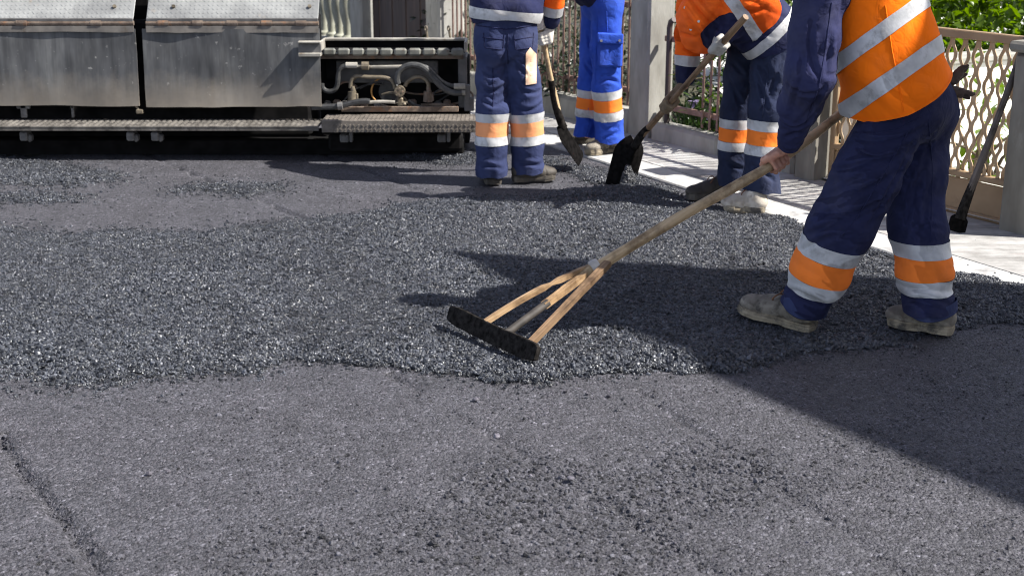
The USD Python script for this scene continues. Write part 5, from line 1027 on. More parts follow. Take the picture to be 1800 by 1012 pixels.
# turned-up cuffs
for a_, d_, r_ in ((ankL + V(0.002, 0, 0.012), nrm(ankL - kneeL), 0.084), (ankR + V(0.004, 0, 0.006), nrm(V(0.12, 0, -1)), 0.084)):
    u, w_, _ = frame_of(d_); an = np.linspace(0, 2 * np.pi, 40, endpoint=False); ring = []
    for ss, rr in ((-0.030, r_ + 0.006), (-0.022, r_ + 0.008), (0.016, r_ + 0.009), (0.022, r_ + 0.004), (0.016, r_ - 0.006)):
        ring.append(np.array([a_ + d_ * (ss + 0.010 * math.sin(2 * q + 1)) + (rr + 0.007 * math.sin(3 * q + 2)) * (math.cos(q) * u + math.sin(q) * w_) for q in an]))
    v = np.vstack(ring); f = []
    for i in range(4):
        for j in range(40): k_ = (j + 1) % 40; f += [[i * 40 + j, i * 40 + k_, (i + 1) * 40 + k_], [i * 40 + j, (i + 1) * 40 + k_, (i + 1) * 40 + j]]
    c_ = trimesh.Trimesh(v, np.array(f), process=False); c_.fix_normals(); p4.t.part('cuff', fold(c_, [], rough=0.006, seed=7), M['navy_faded'], parent=tr4, smooth=True)
# side pocket slit
pk = [W(1512, 262, 5.085), W(1535, 272, 5.075), W(1562, 268, 5.075)]
p4.t.part('pocket_welt', tube(spline(pk, 14), 0.005, 8), M['navy'], parent=tr4)
for pts in ([(1600, 225), (1545, 320), (1505, 385), (1478, 415)], [(1500, 232), (1530, 236), (1575, 228), (1620, 205)], [(1632, 210), (1640, 300), (1636, 425)]): seam(p4.t, m, tr4, pts, 'navy')
for pts in ([(1418, 512), (1410, 530)],): pass
# jacket sleeves and body (navy), vest over it
b = Blob(0.03); b.cone(ch + V(0, -0.08, 0), nk + V(0, -0.05, -0.02), 0.12, 0.085); b.cone(ch + V(0, 0.08, 0), nk + V(0, 0.05, -0.02), 0.12, 0.085); b.cone(pel + (ch - pel) * 0.4, ch, 0.12)
b.limb([shL + V(0.06, 0.05, 0.02), shL, shL * 0.45 + elL * 0.55, elL, elL * 0.55 + wrL * 0.45, wrL * 0.86 + elL * 0.14], [0.09, 0.098, 0.094, 0.092, 0.082, 0.058])
b.limb([shR, elR, wrR], [0.098, 0.085, 0.05]); m = b.build(0.0095); al, fl = nrm(elL - shL), nrm(wrL - elL)
m = fold(m, [(elL + V(0.04, 0, 0), 0.11, V(0.25, 0, 0.97), 0.05, 0.006), (elL * 0.4 + wrL * 0.6, 0.13, V(0.35, 0, 0.93), 0.05, 0.007), (shL + V(0, -0.05, -0.10), 0.20, V(0.97, 0, 0.1), 0.075, 0.009), (wrL, 0.07, fl, 0.03, 0.005)], rough=0.007, seed=14, fine=0.002)
m = crease(m, [[(1430, 35), (1425, 90), (1440, 140)], [(1462, 60), (1452, 125)], [(1385, 150), (1412, 165), (1447, 158)], [(1374, 215), (1395, 225), (1428, 203)], [(1378, 243), (1402, 232)], [(1412, 95), (1400, 160), (1388, 205)], [(1450, 150), (1425, 190), (1400, 220)]], 0.009)
jk = p4.t.part('jacket', m, M['navy_jacket'], smooth=True)
for pts in ([(1462, 5), (1452, 80), (1440, 150), (1418, 215)],): seam(p4.t, m, jk, pts, 'navy_jacket')
cu = [wrL + (elL - wrL) * 0.26, wrL + (elL - wrL) * 0.13, wrL]; p4.t.part('sleeve_cuff', fold(tube(spline(cu, 8), [0.050, 0.053, 0.053, 0.052, 0.051, 0.050, 0.049, 0.046], 24), [], rough=0.004, seed=3), M['navy_jacket'], parent=jk, smooth=45)
c = wrL + (elL - wrL) * 0.10; p4.t.part('cuff_button', aim(trimesh.creation.cylinder(0.009, 0.006, sections=14), c + nrm(V(-0.1, -1, -0.1)) * 0.051, V(-0.1, -1, -0.1)), M['brass_button'], parent=jk)
b = Blob(0.05)
vx = [(1574, 150, 0.205), (1562, 100, 0.195), (1550, 50, 0.18), (1541, 0, 0.165), (1522, -50, 0.155), (1500, -80, 0.12)]
for sy, k_ in ((-0.09, 0), (0.09, 1)):
    b.limb([W(x, y, 5.32 + sy) for x, y, _ in vx], [r_ * 0.97 for *_, r_ in vx])
b.cone(W(1560, 160, 5.30), W(1512, 186, 5.26), 0.15, 0.075); b.cone(W(1600, 160, 5.32), W(1570, 200, 5.30), 0.16, 0.12)
hemA, hemM, hemB = W(1675, 150, 5.1), W(1590, 199, 5.1), W(1470, 208, 5.1)
hx_ = np.array([hemB[0] - 0.3, hemB[0], W(1530, 219, 5.1)[0], hemM[0], W(1640, 175, 5.1)[0], hemA[0], hemA[0] + 0.3]); hz_ = np.array([hemB[2] + 0.08, hemB[2], W(1530, 220, 5.1)[2], hemM[2], W(1640, 173, 5.1)[2], hemA[2], hemA[2] + 0.12])
m = b.build(0.0095)
m = fold(m, [(W(1530, 180, 5.12), 0.10, V(0.55, 0, 0.83), 0.07, 0.014), (W(1620, 140, 5.12), 0.16, V(0.6, 0, 0.8), 0.12, 0.004), (W(1500, 110, 5.15), 0.12, V(0.9, 0, -0.4), 0.08, 0.004)], rough=0.005, seed=24)
q_ = np.array(m.vertices); m = clip(m, q_[:, 2] - np.interp(q_[:, 0], hx_, hz_)); vs_ = p4.t.part('vest', m, M['orange_vest'], smooth=True)
q_ = np.array(m.vertices); hemf = q_[:, 2] - np.interp(q_[:, 0], hx_, hz_); eb = m.copy(); eb.vertices = q_ + np.array(m.vertex_normals) * 0.0016; p4.t.part('hem_binding', clip(eb, 0.014 - hemf), M['orange_vest'], parent=vs_, smooth=True)
for pts in ([(1556, 10), (1568, 90), (1582, 160), (1588, 196)],): seam(p4.t, m, vs_, pts, 'orange_vest')
yv = V(0, 1, 0)
def px_plane(a_, b_, flip=1):
    A, B = W(*a_, 5.1), W(*b_, 5.1); n_ = nrm(np.cross(B - A, (A + B) / 2 - V(0, 0, CAM_H))); n_ = n_ if n_[2] < 0 else -n_; return A, n_ * flip
for (a0, b0, a1, b1) in (((1460, 105), (1600, 2), (1460, 138), (1612, 27)), ((1478, 182), (1640, 70), (1488, 212), (1652, 96))):
    o0, n0 = px_plane(a0, b0); o1, n1 = px_plane(a1, b1, -1); p4.t.part('reflective_stripe', slab(m, o0, n0, o1, n1, 0.0035), M['silver'], parent=vs_, smooth=True)
shoe(p4.t, *SH4L, 'suede', 'sole', up=nrm(V(-0.12, -0.05, 1)), w=0.105)
shoe(p4.t, *SH4R, 'suede', 'sole', w=0.105)
# dark gloves tucked in the back pocket
def floppy_glove(label, base, d, s, n_, fingers, thumb):
    b = Blob(0.012); d, s, n_ = nrm(d), nrm(s), nrm(n_); b.limb([base, base + d * 0.05, base + d * 0.085], [0.024, 0.030, 0.030])
    b.cone(base + s * 0.015, base + d * 0.08 + s * 0.02, 0.020, 0.02); b.cone(base - s * 0.015, base + d * 0.08 - s * 0.02, 0.020, 0.02)
    for i, o in enumerate((-0.028, -0.010, 0.010, 0.027)):
        a_ = base + d * 0.085 + s * o; L = (0.05, 0.062, 0.058, 0.045)[i]; q = a_ + d * L * 0.6 + n_ * 0.01 * (i % 2); b.limb([a_, q, q + nrm(d + n_ * fingers[i]) * L * 0.5], [0.011, 0.0105, 0.009])
    b.limb([base + d * 0.03 + s * 0.02, base + d * 0.06 + s * 0.052, base + d * 0.09 + s * 0.06 + n_ * thumb], [0.014, 0.0125, 0.010]); m = b.build(0.004); m.vertices = base + (np.array(m.vertices) - base) * 0.66; m = fold(m, [(base, 0.05, d, 0.02, 0.003)], rough=0.006, seed=2)
    single('work_glove', m, M['glove_dark'], label, 'glove', 'dark work gloves stuck in the back pocket')
floppy_glove('upper brown work glove sticking up from the raking man\'s back pocket', W(1668, 150, 5.36), V(0.55, -0.15, 0.85), V(0.6, 0.6, -0.2), V(0.5, -0.7, 0.1), (0.5, 1.0, 0.8, 0.2), 0.02)
floppy_glove('lower brown work glove hanging sideways from the raking man\'s back pocket', W(1664, 160, 5.34), V(0.97, -0.2, -0.12), V(0.1, 0.85, -0.4), V(0.1, -0.4, -0.9), (0.1, -0.4, -0.1, 0.3), -0.01)

# ---- worker seen from behind, faded navy trousers
Y1 = 8.22
hl, kl, al_ = W(866, 85, Y1), W(866, 195, Y1 - 0.02), W(864, 298, Y1 - 0.04)
hr, kr, ar = W(912, 85, Y1), W(926, 195, Y1 + 0.02), W(928, 296, Y1 + 0.04)
pl_ = W(890, 55, Y1); ch1 = pl_ + V(0.02, 0.16, 0.36); nk1 = pl_ + V(0.03, 0.25, 0.55)
p1 = Person(G(890, 322), 'worker seen from behind in navy trousers with pale orange shin bands, holding a shovel')
sl1, sr1 = nk1 + V(-0.19, -0.02, -0.07), nk1 + V(0.19, -0.02, -0.07); el_r, wr_r = W(978, -30, Y1 + 0.12), W(967, 44, Y1 + 0.20); el_l, wr_l = W(845, -40, Y1 + 0.3), W(938, 22, Y1 + 0.24)
hd1, up1, f1 = nk1 + V(0.0, 0.07, 0.15), nrm(V(0, 0.25, 1)), nrm(V(0.2, 1, -0.3))
b = Blob(0.03); b.limb([hl, kl, al_], [0.085, 0.055, 0.038]); b.limb([hr, kr, ar], [0.085, 0.055, 0.038]); b.cone(pl_ + V(0, 0.03, 0), ch1, 0.085, 0.12); b.cone(hl + V(0, 0.02, 0), hr + V(0, 0.02, 0), 0.08); b.cone(ch1, nk1, 0.13, 0.07); b.cone(sl1, sr1, 0.06); b.limb([sr1, el_r, wr_r], [0.052, 0.042, 0.028]); b.limb([sl1, el_l, wr_l], [0.052, 0.042, 0.028]); b.cone(nk1, hd1, 0.056, 0.052); head(b, hd1, f1, up1)
foot(b, al_, *SH1L); foot(b, ar, *SH1R)
for h_, w_ in ((wr_r, V(0.0, 0.03, -0.08)), (wr_l, V(0.02, 0.02, -0.06))): b.cone(h_, h_ + w_, 0.024, 0.02)
p1.body(b, 0.013); p1.t.part('hair', hair(hd1, f1, up1), M['hair'], smooth=True)
b = Blob(0.03); b.limb([hl, hl * 0.5 + kl * 0.5, kl, kl * 0.4 + al_ * 0.6, al_, al_ + V(0, 0, -0.12)], [0.098, 0.100, 0.097, 0.094, 0.091, 0.091]); b.limb([hr, hr * 0.5 + kr * 0.5, kr, kr * 0.4 + ar * 0.6, ar, ar + V(0, 0, -0.12)], [0.100, 0.100, 0.099, 0.096, 0.095, 0.095])
b.cone(hl + V(0.0, 0, 0.04), hr + V(0.0, 0, 0.04), 0.115); b.cone(pl_ + V(-0.06, 0, 0), pl_ + V(-0.06, 0, 0.16), 0.125); b.cone(pl_ + V(0.06, 0, 0), pl_ + V(0.06, 0, 0.16), 0.125); b.ell(hl + V(0.01, -0.05, 0.0), (0.09, 0.09, 0.10)); b.ell(hr + V(0, -0.05, 0.0), (0.09, 0.09, 0.10))
m = b.build(0.010)
m = fold(m, [(hl + V(0.05, -0.1, -0.1), 0.13, V(0.5, 0, 0.86), 0.085, 0.009), (hr + V(-0.03, -0.1, -0.12), 0.13, V(-0.5, 0, 0.86), 0.085, 0.009), (kl + V(0, -0.08, 0.05), 0.13, V(0.25, 0, 0.95), 0.09, 0.008), (kr + V(0, -0.08, 0.05), 0.13, V(-0.35, 0, 0.9), 0.09, 0.009), (al_ + V(0, 0, 0.06), 0.09, V(0.2, 0, 1), 0.08, 0.006), (ar + V(0, 0, 0.06), 0.09, V(-0.2, 0, 1), 0.08, 0.007)], rough=0.010, seed=31, fine=0.002)
m = crease(m, [[(846, 120), (870, 135), (889, 118)], [(902, 108), (926, 132)], [(845, 172), (870, 186), (892, 174)], [(905, 184), (930, 194), (955, 178)], [(846, 150), (866, 160), (888, 148)], [(910, 150), (936, 164), (952, 158)], [(845, 290), (882, 296)], [(908, 286), (950, 291)], [(893, 112), (884, 135), (860, 150)]], 0.009, 0.010)
m = hem(m, [(kl, al_, V(0, 0, 0.055), V(0, 0, -1)), (kr, ar, V(0, 0, 0.058), V(0, 0, -1))]); tr1 = p1.t.part('trousers', m, M['navy_faded'], smooth=True)
bands(p1.t, m, tr1, [(kl, al_), (kr, ar)], 0.02, 0.56, names=(('reflective_band', 'silver', 0.0, 0.27), ('orange_band', 'orange_pale', 0.27, 0.72), ('reflective_band', 'silver', 0.72, 1.0)), tilt=[V(0, 0, -1), V(0.08, 0, -1)])
for pts in ([(893, 60), (892, 90), (893, 112)], [(850, 58), (852, 84), (884, 88), (886, 62)], [(904, 62), (906, 88), (936, 84), (938, 58)], [(848, 66), (886, 70)], [(905, 70), (938, 65)], [(866, 120), (868, 165), (866, 188)], [(838, 45), (890, 52), (945, 44)]): seam(p1.t, m, tr1, pts, 'navy', r=0.0035)
# thigh badge (a slanted-top patch) on the right leg
bp = Polygon([(-0.034, -0.11), (0.030, -0.10), (0.030, 0.07), (-0.008, 0.115), (-0.034, 0.08)]); c = W(934, 114, Y1)
def on_leg(poly, c, T, off):
    m_ = trimesh.creation.extrude_polygon(poly.segmentize(0.012), 0.001, engine='earcut').subdivide_to_size(0.010); v = np.array(m_.vertices); ang = 0.55; u_ = nrm(V(math.cos(ang), -0.0, 0.0)); P_ = c + np.outer(v[:, 0], V(1, 0, -0.06)) + np.outer(v[:, 1], UP)
    tri = T.triangles; tri = tri[(np.abs(tri[:, 0] - c) * V(1, 0, 1)).max(1) < 0.2]; a, e1, e2 = tri[:, 0], tri[:, 1] - tri[:, 0], tri[:, 2] - tri[:, 0]; det = e1[:, 0] * e2[:, 2] - e1[:, 2] * e2[:, 0]; det = np.where(np.abs(det) < 1e-14, 1e-14, det)
    for q_ in P_:                                                                   # drop each vertex straight onto the back of the leg
        x_, z_ = q_[0] - a[:, 0], q_[2] - a[:, 2]; s_, t_ = (x_ * e2[:, 2] - z_ * e2[:, 0]) / det, (e1[:, 0] * z_ - e1[:, 2] * x_) / det; ok_ = (s_ >= 0) & (t_ >= 0) & (s_ + t_ <= 1); y_ = (a[:, 1] + s_ * e1[:, 1] + t_ * e2[:, 1])[ok_]; q_[1] = y_.min() if len(y_) else c[1]
    P_[:, 1] -= off + v[:, 2]; m_.vertices = P_
    return m_
pt = p1.t.part('thigh_patch', on_leg(bp, c, m, 0.005), M['badge'], parent=tr1, smooth=True)
for k in range(4): p1.t.part('patch_print', on_leg(shapely.box(-0.008, -0.055 + 0.028 * k, 0.006, -0.038 + 0.028 * k), c, m, 0.0065), M['badge_print'], parent=tr1, smooth=True)
b = Blob(0.04); b.cone(pl_ + V(-0.07, 0.01, 0.12), ch1 + V(-0.08, 0, 0), 0.148, 0.15); b.cone(pl_ + V(0.07, 0.01, 0.12), ch1 + V(0.08, 0, 0), 0.148, 0.15); b.cone(ch1, nk1, 0.15, 0.09); b.limb([sl1, el_l, wr_l], [0.085, 0.07, 0.05]); b.limb([sr1 - V(0.03, 0, 0), sr1, el_r, wr_r + (el_r - wr_r) * 0.1], [0.08, 0.088, 0.072, 0.056])
zh = W(890, 34, Y1)[2]; m = b.build(0.011); m = fold(m, [(pl_ + V(0, -0.1, 0.2), 0.16, V(0.3, 0, 0.95), 0.11, 0.008), (el_r, 0.1, V(0, 0, 1), 0.06, 0.008)], rough=0.009, seed=41)
q_ = np.array(m.vertices); m = clip(m, np.where(seg_dist(q_, el_r, wr_r) < 0.10, 1.0, q_[:, 2] - (zh + 0.035 * np.cos((q_[:, 0] - pl_[0]) * 7.0) - 0.03))); jk1 = p1.t.part('jacket', m, M['navy'], smooth=True)
fore = lambda c: seg_dist(c, el_r, wr_r) - 0.13
p1.t.part('hem_stripe', slab(m, V(0, 0, zh - 0.01), V(0.10, 0, 1), V(0, 0, zh + 0.055), V(-0.10, 0, -1), 0.004, fore), M['silver'], parent=jk1, smooth=True)
arm1 = lambda c: np.minimum(0.115 - np.minimum(seg_dist(c, el_r, wr_r), seg_dist(c, sr1, el_r)), c[:, 0] - (pl_[0] + 0.15))
d_ = nrm(wr_r - el_r); q0, q1, q2 = el_r + (wr_r - el_r) * 0.52, el_r + (wr_r - el_r) * 0.74, el_r + (wr_r - el_r) * 0.36
p1.t.part('sleeve_orange', slab(m, sr1 + V(0, 0, -0.05), nrm(el_r - sr1), q0, -d_, 0.004, arm1), M['orange'], parent=jk1, smooth=True); p1.t.part('sleeve_stripe', slab(m, q0, d_, q1, -d_, 0.005, arm1), M['silver'], parent=jk1, smooth=True)
sh_ax = nrm(S1b - S1a); gp = S1a + sh_ax * ((W(968, 66, 8.42)[2] - S1a[2]) / sh_ax[2])
def glove(person, P, u, n_, wrist, arm, r, mat, flip=1, label=None):
    b = Blob(0.008); grip(b, P, u, n_, wrist, r, 1.22, flip); b.limb([wrist, wrist + nrm(arm - wrist) * 0.07], [0.033, 0.042], 0.012); m = b.build(0.0045); m = fold(m, [], rough=0.003, seed=3); return person.t.part('glove', m, M[mat], smooth=True, label=label)
glove(p1, gp + V(0, 0, 0.0), -sh_ax, V(0.8, -0.45, 0.1), wr_r, el_r, 0.018, 'glove_white', flip=-1)
glove(p1, S1a + sh_ax * 0.05, -sh_ax, V(-0.5, -0.6, 0.3), wr_l, el_l, 0.018, 'glove_white')
shoe(p1.t, *SH1L, 'leather_dark', 'sole_dark', w=0.11)
shoe(p1.t, *SH1R, 'leather_dark', 'sole_dark', w=0.11)

# ---- worker in royal blue trousers (farthest)
Y2 = 9.22
hl, kl, al_ = W(1066, 20, Y2 - 0.09), W(1066, 150, Y2 - 0.09), W(1072, 240, Y2 - 0.05)
hr, kr, ar = W(1050, 20, Y2 + 0.10), W(1040, 150, Y2 + 0.12), W(1036, 232, Y2 + 0.14)
pl_ = W(1058, 5, Y2); ch2 = pl_ + V(-0.22, 0.02, 0.30); nk2 = pl_ + V(-0.36, 0.03, 0.45)
p2 = Person(G(1058, 262), 'worker in bright royal blue trousers standing on the pavement by the pillar')
sl2, sr2 = nk2 + V(0.05, -0.18, -0.06), nk2 + V(0.05, 0.18, -0.06); e1_, w1_ = sl2 + V(-0.10, -0.05, -0.26), sl2 + V(-0.30, 0.06, -0.38); e2_, w2_ = sr2 + V(-0.08, 0.03, -0.26), sr2 + V(-0.28, -0.08, -0.36)
hd2, up2, f2 = nk2 + V(-0.10, 0, 0.13), nrm(V(-0.35, 0, 1)), nrm(V(-1, 0.1, -0.35))
b = Blob(0.03); b.limb([hl, kl, al_], [0.08, 0.052, 0.036]); b.limb([hr, kr, ar], [0.08, 0.052, 0.036]); b.cone(pl_, ch2, 0.12, 0.125); b.cone(hl, hr, 0.085); b.cone(ch2, nk2, 0.125, 0.07); b.cone(sl2, sr2, 0.06); b.cone(nk2, hd2, 0.056, 0.052); head(b, hd2, f2, up2)
for A_ in ((sl2, e1_, w1_, w1_ + V(-0.07, 0, -0.04)), (sr2, e2_, w2_, w2_ + V(-0.07, 0, -0.04))):
    b.limb(A_, [0.05, 0.042, 0.028, 0.03]); 
    for k in range(4): b.cone(A_[3] + V(0, 0.018 * (k - 1.5), 0), A_[3] + V(-0.06, 0.02 * (k - 1.5), -0.03), 0.010, 0.008, 0.008)
    b.cone(A_[3], A_[3] + V(-0.02, 0.035, 0.035), 0.013, 0.010, 0.008)
foot(b, al_, *SH2L); foot(b, ar, *SH2R)
p2.body(b, 0.013); p2.t.part('hair', hair(hd2, f2, up2), M['hair'], smooth=True)
b = Blob(0.03); b.limb([hl, hl * 0.5 + kl * 0.5, kl, kl * 0.4 + al_ * 0.6, al_, al_ + V(0.01, 0, -0.12)], [0.105, 0.100, 0.094, 0.092, 0.094, 0.096]); b.limb([hr, hr * 0.5 + kr * 0.5, kr, kr * 0.4 + ar * 0.6, ar, ar + V(-0.03, 0, -0.12)], [0.105, 0.098, 0.092, 0.095, 0.10, 0.10]); b.cone(hl + V(0, 0, 0.06), hr + V(0, 0, 0.06), 0.12); b.cone(pl_, pl_ + V(-0.03, 0, 0.12), 0.135)
m = b.build(0.0105); m = fold(m, [(al_ + V(0, -0.05, 0.07), 0.10, V(0.6, 0, 0.8), 0.07, 0.013), (ar + V(0, -0.05, 0.07), 0.11, V(-0.6, 0, 0.8), 0.075, 0.014), (kl + V(0, -0.06, 0.1), 0.14, V(0.3, 0, 1), 0.10, 0.007), (hl + V(-0.05, -0.08, -0.1), 0.16, V(0.8, 0, 0.5), 0.11, 0.007)], rough=0.010, seed=51, fine=0.002)
m = crease(m, [[(1024, 205), (1042, 214), (1038, 240)], [(1050, 206), (1068, 224), (1086, 214)], [(1060, 240), (1086, 234)], [(1034, 60), (1044, 120)], [(1050, 150), (1070, 140), (1088, 148)], [(1026, 110), (1042, 130)]], 0.012, 0.011)
m = hem(m, [(kl, al_, V(0, 0, 0.085), V(0, 0, -1)), (kr, ar, V(0, 0, 0.10), V(0, 0, -1))]); tr2 = p2.t.part('trousers', m, M['blue'], smooth=True)
bands(p2.t, m, tr2, [(kl, al_), (kr, ar)], 0.07, 0.64)
for pts in ([(1050, 30), (1048, 90), (1046, 150)], [(1068, 60), (1066, 20)], [(1034, 190), (1036, 215), (1030, 238)]): seam(p2.t, m, tr2, pts, 'blue', r=0.0035)
cpk = W(1072, 92, Y2 - 0.19); pm = bevel_box(cpk, (0.165, 0.035, 0.20), (nrm(V(1, 0.12, -0.05)), nrm(V(-0.12, 1, 0)), UP), 0.016).subdivide().subdivide().subdivide(); pm = fold(pm, [(cpk + V(0.02, -0.02, -0.05), 0.1, V(0.85, 0, 0.5), 0.055, 0.006)], rough=0.006, seed=3)
ck = p2.t.part('cargo_pocket', pm, M['blue'], parent=tr2, smooth=True)
p2.t.part('pocket_flap', fold(bevel_box(cpk + V(0, -0.022, 0.09), (0.175, 0.02, 0.07), (nrm(V(1, 0.12, -0.05)), nrm(V(-0.12, 1, 0)), UP), 0.008).subdivide().subdivide(), [], rough=0.006, seed=5), M['blue'], parent=tr2, smooth=50)
for q in (-0.06, 0.06): p2.t.part('snap_button', aim(trimesh.creation.cylinder(0.0085, 0.006, sections=12), cpk + V(q, -0.037 + q * 0.12, 0.078), V(0, -1, 0)), M['button'], parent=tr2)
b = Blob(0.04); b.cone(pl_ + V(-0.02, -0.06, 0.10), ch2 + V(0, -0.07, 0), 0.145, 0.16); b.cone(pl_ + V(-0.02, 0.06, 0.10), ch2 + V(0, 0.07, 0), 0.145, 0.16); b.cone(ch2, nk2, 0.155, 0.09); b.cone(pl_ + V(-0.08, 0, 0.08), pl_ + V(-0.13, 0, 0.03), 0.10, 0.05); b.limb([sl2, e1_, w1_], [0.085, 0.068, 0.05]); b.limb([sr2, e2_, w2_], [0.085, 0.068, 0.05])
za, zb = W(1020, 33, Y2)[2], W(1075, 3, Y2)[2]; xa, xb = W(1020, 33, Y2)[0], W(1075, 3, Y2)[0]; m = fold(b.build(0.012), [(pl_ + V(-0.08, -0.1, 0.12), 0.15, V(0.5, 0, 0.8), 0.08, 0.010)], rough=0.012, seed=61); q_ = np.array(m.vertices); m = clip(m, np.where(np.minimum(np.minimum(seg_dist(q_, e1_, w1_), seg_dist(q_, sl2, e1_)), np.minimum(seg_dist(q_, e2_, w2_), seg_dist(q_, sr2, e2_))) < 0.10, 1.0, q_[:, 2] - np.interp(q_[:, 0], [xa, xb, xb + 0.2], [za, zb, zb + 0.03]))); p2.t.part('jacket', m, M['navy'], smooth=True)
shoe(p2.t, *SH2L, 'suede', 'sole', w=0.105)
shoe(p2.t, *SH2R, 'leather_dark', 'sole_dark', w=0.105)

# ---- worker in the orange jacket, bending over his shovel
Y3 = 7.56
hl, kl, al_ = W(1362, 70, Y3 - 0.10), W(1350, 192, Y3 - 0.13), W(1337, 322, Y3 - 0.13)
hr, kr, ar = W(1315, 72, Y3 + 0.10), W(1296, 192, Y3 + 0.13), W(1288, 308, Y3 + 0.14)
pl_ = W(1345, 62, Y3); ch3 = W(1268, -20, Y3); nk3 = W(1212, -72, Y3)
p3 = Person(G(1310, 362), 'worker stooping in orange and navy jacket with both gloved hands on a shovel')
sl3, sr3 = W(1252, -62, Y3 - 0.20), W(1222, -58, Y3 + 0.18); el3, wl3 = W(1334, 18, Y3 - 0.20), W(1264, 72, Y3 - 0.20); er3, wr3 = W(1212, 55, Y3 + 0.20), W(1204, 146, Y3 + 0.19)
hd3, up3, f3 = nk3 + V(-0.14, 0, 0.10), nrm(V(-0.6, 0, 0.8)), nrm(V(-0.8, 0.1, -0.6))
b = Blob(0.03); b.limb([hl, kl, al_], [0.085, 0.055, 0.038]); b.limb([hr, kr, ar], [0.085, 0.055, 0.038]); b.cone(pl_, ch3, 0.12, 0.13); b.cone(hl, hr, 0.09); b.cone(ch3, nk3, 0.13, 0.07); b.cone(sl3, sr3, 0.06); b.limb([sl3, el3, wl3], [0.05, 0.042, 0.028]); b.limb([sr3, er3, wr3], [0.05, 0.042, 0.028]); b.cone(nk3, hd3, 0.056, 0.052); head(b, hd3, f3, up3)
foot(b, al_, *SH3L); foot(b, ar, *SH3R)
ax3 = nrm(S3b - S3a); on3 = lambda px: S3a + ax3 * ((W(px, 60, 7.5)[0] - S3a[0]) / ax3[0])
gl3, gr3 = on3(1258), on3(1186)
for w_, g_ in ((wl3, gl3), (wr3, gr3)): b.cone(w_, w_ * 0.45 + g_ * 0.55, 0.024, 0.02)
p3.body(b, 0.013); p3.t.part('hair', hair(hd3, f3, up3), M['hair'], smooth=True)
b = Blob(0.03); b.limb([hl, hl * 0.5 + kl * 0.5, kl, kl * 0.4 + al_ * 0.6, al_, al_ + V(0.02, 0, -0.12)], [0.118, 0.110, 0.103, 0.100, 0.100, 0.105]); b.limb([hr, hr * 0.5 + kr * 0.5, kr, kr * 0.4 + ar * 0.6, ar, ar + V(-0.0, 0, -0.12)], [0.112, 0.100, 0.092, 0.088, 0.086, 0.086]); b.cone(hl + V(0, 0, 0.04), hr + V(0, 0, 0.04), 0.13); b.cone(pl_, pl_ + (ch3 - pl_) * 0.4, 0.15); b.ell(pl_ + V(0.04, 0, 0.0), (0.14, 0.19, 0.14))
m = b.build(0.010); m = fold(m, [(hl + V(-0.05, -0.1, -0.15), 0.18, V(0.85, 0, 0.45), 0.12, 0.009), (kl + V(0.02, -0.08, 0.05), 0.15, V(0.5, 0, 0.85), 0.10, 0.008), (kr + V(0, -0.08, 0.08), 0.14, V(0.5, 0, 0.85), 0.09, 0.006), (al_ + V(0.02, -0.04, 0.05), 0.10, V(0.8, 0, 0.3), 0.09, 0.012), (ar + V(0, 0, 0.06), 0.10, V(0.2, 0, 1), 0.08, 0.007)], rough=0.010, seed=71, fine=0.002)
m = crease(m, [[(1328, 130), (1350, 192)], [(1375, 105), (1352, 165), (1330, 208)], [(1280, 140), (1302, 182)], [(1322, 290), (1362, 318)], [(1275, 284), (1306, 298)], [(1380, 140), (1362, 190)], [(1282, 105), (1305, 130)]], 0.009, 0.010)
m = hem(m, [(kl, al_, V(al_[0], 0, 0.125), V(-0.12, 0, -1)), (kr, ar, V(0, 0, 0.10), V(0, 0, -1))]); p3m = m; tr3 = p3.t.part('trousers', m, M['navy_slate'], smooth=True)
bands(p3.t, m, tr3, [(kl, al_), (kr, ar)], 0.13, 0.60)
b = Blob(0.045); b.cone(pl_ + V(0, -0.08, 0.02), ch3 + V(0, -0.08, 0), 0.175, 0.185); b.cone(pl_ + V(0, 0.08, 0.02), ch3 + V(0, 0.08, 0), 0.165, 0.185); b.cone(ch3, nk3, 0.18, 0.10); b.ell(W(1235, 40, Y3), (0.14, 0.18, 0.16)); b.cone(W(1235, 30, Y3 - 0.1), W(1262, 70, Y3 - 0.08), 0.10, 0.05)
b.limb([sl3, el3, wl3 + (el3 - wl3) * 0.15], [0.095, 0.085, 0.056], 0.02); b.limb([sr3, er3, wr3 + (er3 - wr3) * 0.12], [0.09, 0.078, 0.060], 0.02)
hn3 = nrm(pl_ - ch3); hemo = pl_ + hn3 * 0.115; m = b.build(0.0105); m = fold(m, [(el3 + V(-0.05, 0, 0), 0.15, V(0.5, 0, 0.85), 0.06, 0.013), (W(1230, 30, Y3 - 0.15), 0.18, V(0.85, 0, -0.45), 0.055, 0.016), (W(1215, 20, Y3 - 0.15), 0.12, V(0.3, 0, 0.95), 0.05, 0.010), (er3, 0.13, V(0.2, 0, 1), 0.055, 0.010), (pl_ + V(-0.08, -0.15, 0), 0.15, V(0.8, 0, 0.5), 0.10, 0.009)], rough=0.012, seed=81, fine=0.003)
m = crease(m, [[(1200, 18), (1225, 50), (1242, 92)], [(1214, -5), (1240, 30), (1264, 52)], [(1196, 58), (1226, 66)], [(1196, 82), (1224, 90)], [(1298, 8), (1325, 20), (1347, 10)], [(1285, 34), (1318, 44)], [(1210, 35), (1232, 72)], [(1300, 80), (1340, 70)]], 0.013, 0.011)
q_ = np.array(m.vertices); m = clip(m, np.where(np.minimum(seg_dist(q_, el3, wl3), seg_dist(q_, er3, wr3)) < 0.095, 1.0, -(q_ - hemo) @ hn3)); jk3 = p3.t.part('jacket', m, M['navy'], smooth=True)
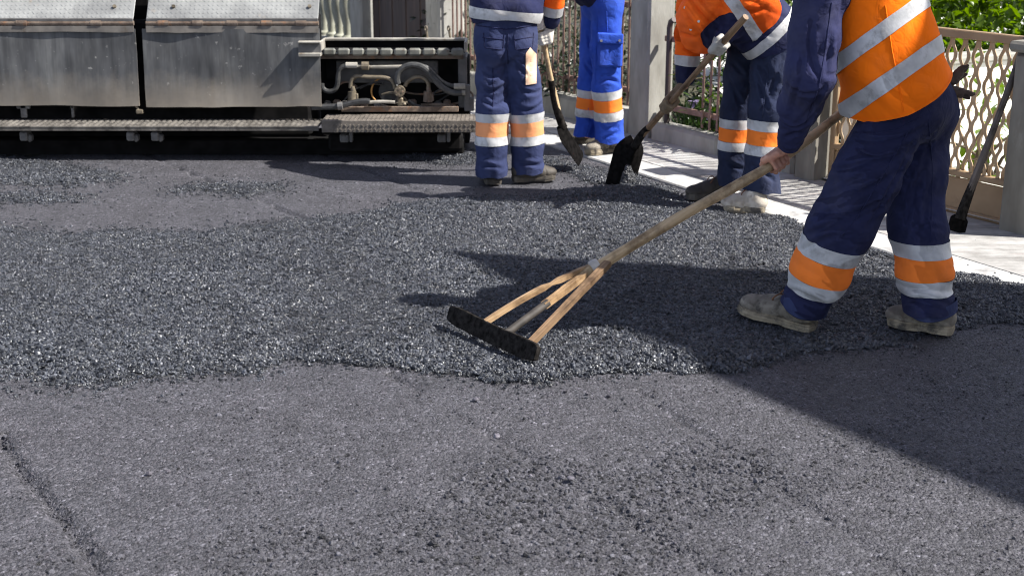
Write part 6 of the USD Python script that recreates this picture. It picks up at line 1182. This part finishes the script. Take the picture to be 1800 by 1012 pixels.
torso = lambda c: np.minimum(np.minimum(seg_dist(c, sl3, el3), seg_dist(c, el3, wl3)) - 0.105, np.minimum(seg_dist(c, sr3, er3), seg_dist(c, er3, wr3)) - 0.095)
orn = pl_ + (ch3 - pl_) * 0.52; p3.t.part('jacket_yoke', slab(m, orn, -nrm(hn3 + V(0.35, 0, 0.0)), orn + V(-2, 0, 2), hn3, 0.004, torso), M['orange'], parent=jk3, smooth=True)
p3.t.part('hem_stripe', slab(m, pl_ - hn3 * 0.035, hn3, pl_ + hn3 * 0.018, -hn3, 0.004, torso), M['silver'], parent=jk3, smooth=True)
def sleeve(path, m, s_, e_, w_, cuts, mine, rad):
    keep_ = lambda c: rad - np.minimum(seg_dist(c, s_, e_), seg_dist(c, e_, w_))
    up_ = lambda c: np.minimum(keep_(c), seg_dist(c, e_, w_) - seg_dist(c, s_, e_) + 0.02); fo_ = lambda c: np.minimum(keep_(c), seg_dist(c, s_, e_) - seg_dist(c, e_, w_) + 0.02)
    p3.t.part('sleeve_orange', slab(m, s_ - (e_ - s_) * 0.2, nrm(e_ - s_), e_ + (e_ - s_) * 5, -nrm(e_ - s_), 0.0045, up_), M['orange'], parent=path, smooth=True)
    d_ = nrm(w_ - e_); P_ = lambda x: e_ + (w_ - e_) * x
    for x0, x1, mt in cuts: p3.t.part('sleeve_stripe' if mt == 'silver' else 'sleeve_orange', slab(m, P_(x0), d_, P_(x1), -d_, 0.005 if mt == 'silver' else 0.0045, fo_ if x0 < 0 else keep_), M[mt], parent=path, smooth=True)
sleeve(jk3, m, sl3, el3, wl3, ((-0.9, 0.22, 'orange'), (0.22, 0.46, 'silver')), None, 0.115); sleeve(jk3, m, sr3, er3, wr3, ((-0.9, 0.46, 'orange'), (0.46, 0.66, 'silver')), None, 0.10)
for px_, py_ in ((1228, 38), (1204, 14), (1214, 52)):
    q_ = on_surface(m, [(px_, py_)], 0)
    if len(q_): p3.t.part('snap_button', aim(trimesh.creation.cylinder(0.007, 0.006, sections=12), q_[0] + V(0, -0.004, 0), V(-0.2, -1, 0.1)), M['button'], parent=jk3)
for pts in ([(1222, -5), (1230, 34)],): seam(p3.t, m, jk3, pts, 'orange', r=0.0045)
for pts in ([(1352, 110), (1345, 160), (1340, 205)], [(1318, 115), (1316, 205)]): seam(p3.t, p3m, tr3, pts, 'navy_slate', r=0.0035)
glove(p3, gl3, -ax3, V(0.1, -0.9, 0.5), wl3, el3, 0.019, 'glove_grey', label='pale grey work glove at the top of the handle')
glove(p3, gr3, -ax3, V(0.0, 0.2, 1.0), wr3, er3, 0.019, 'glove_brown', label='brown work glove low on the handle')
shoe(p3.t, *SH3L, 'suede_sunlit', 'sole', w=0.112)  # near shoe: sunlight put into its pale look
shoe(p3.t, *SH3R, 'leather_dark', 'sole_dark', w=0.11)  # far shoe of the same pair, shade put into its dark look
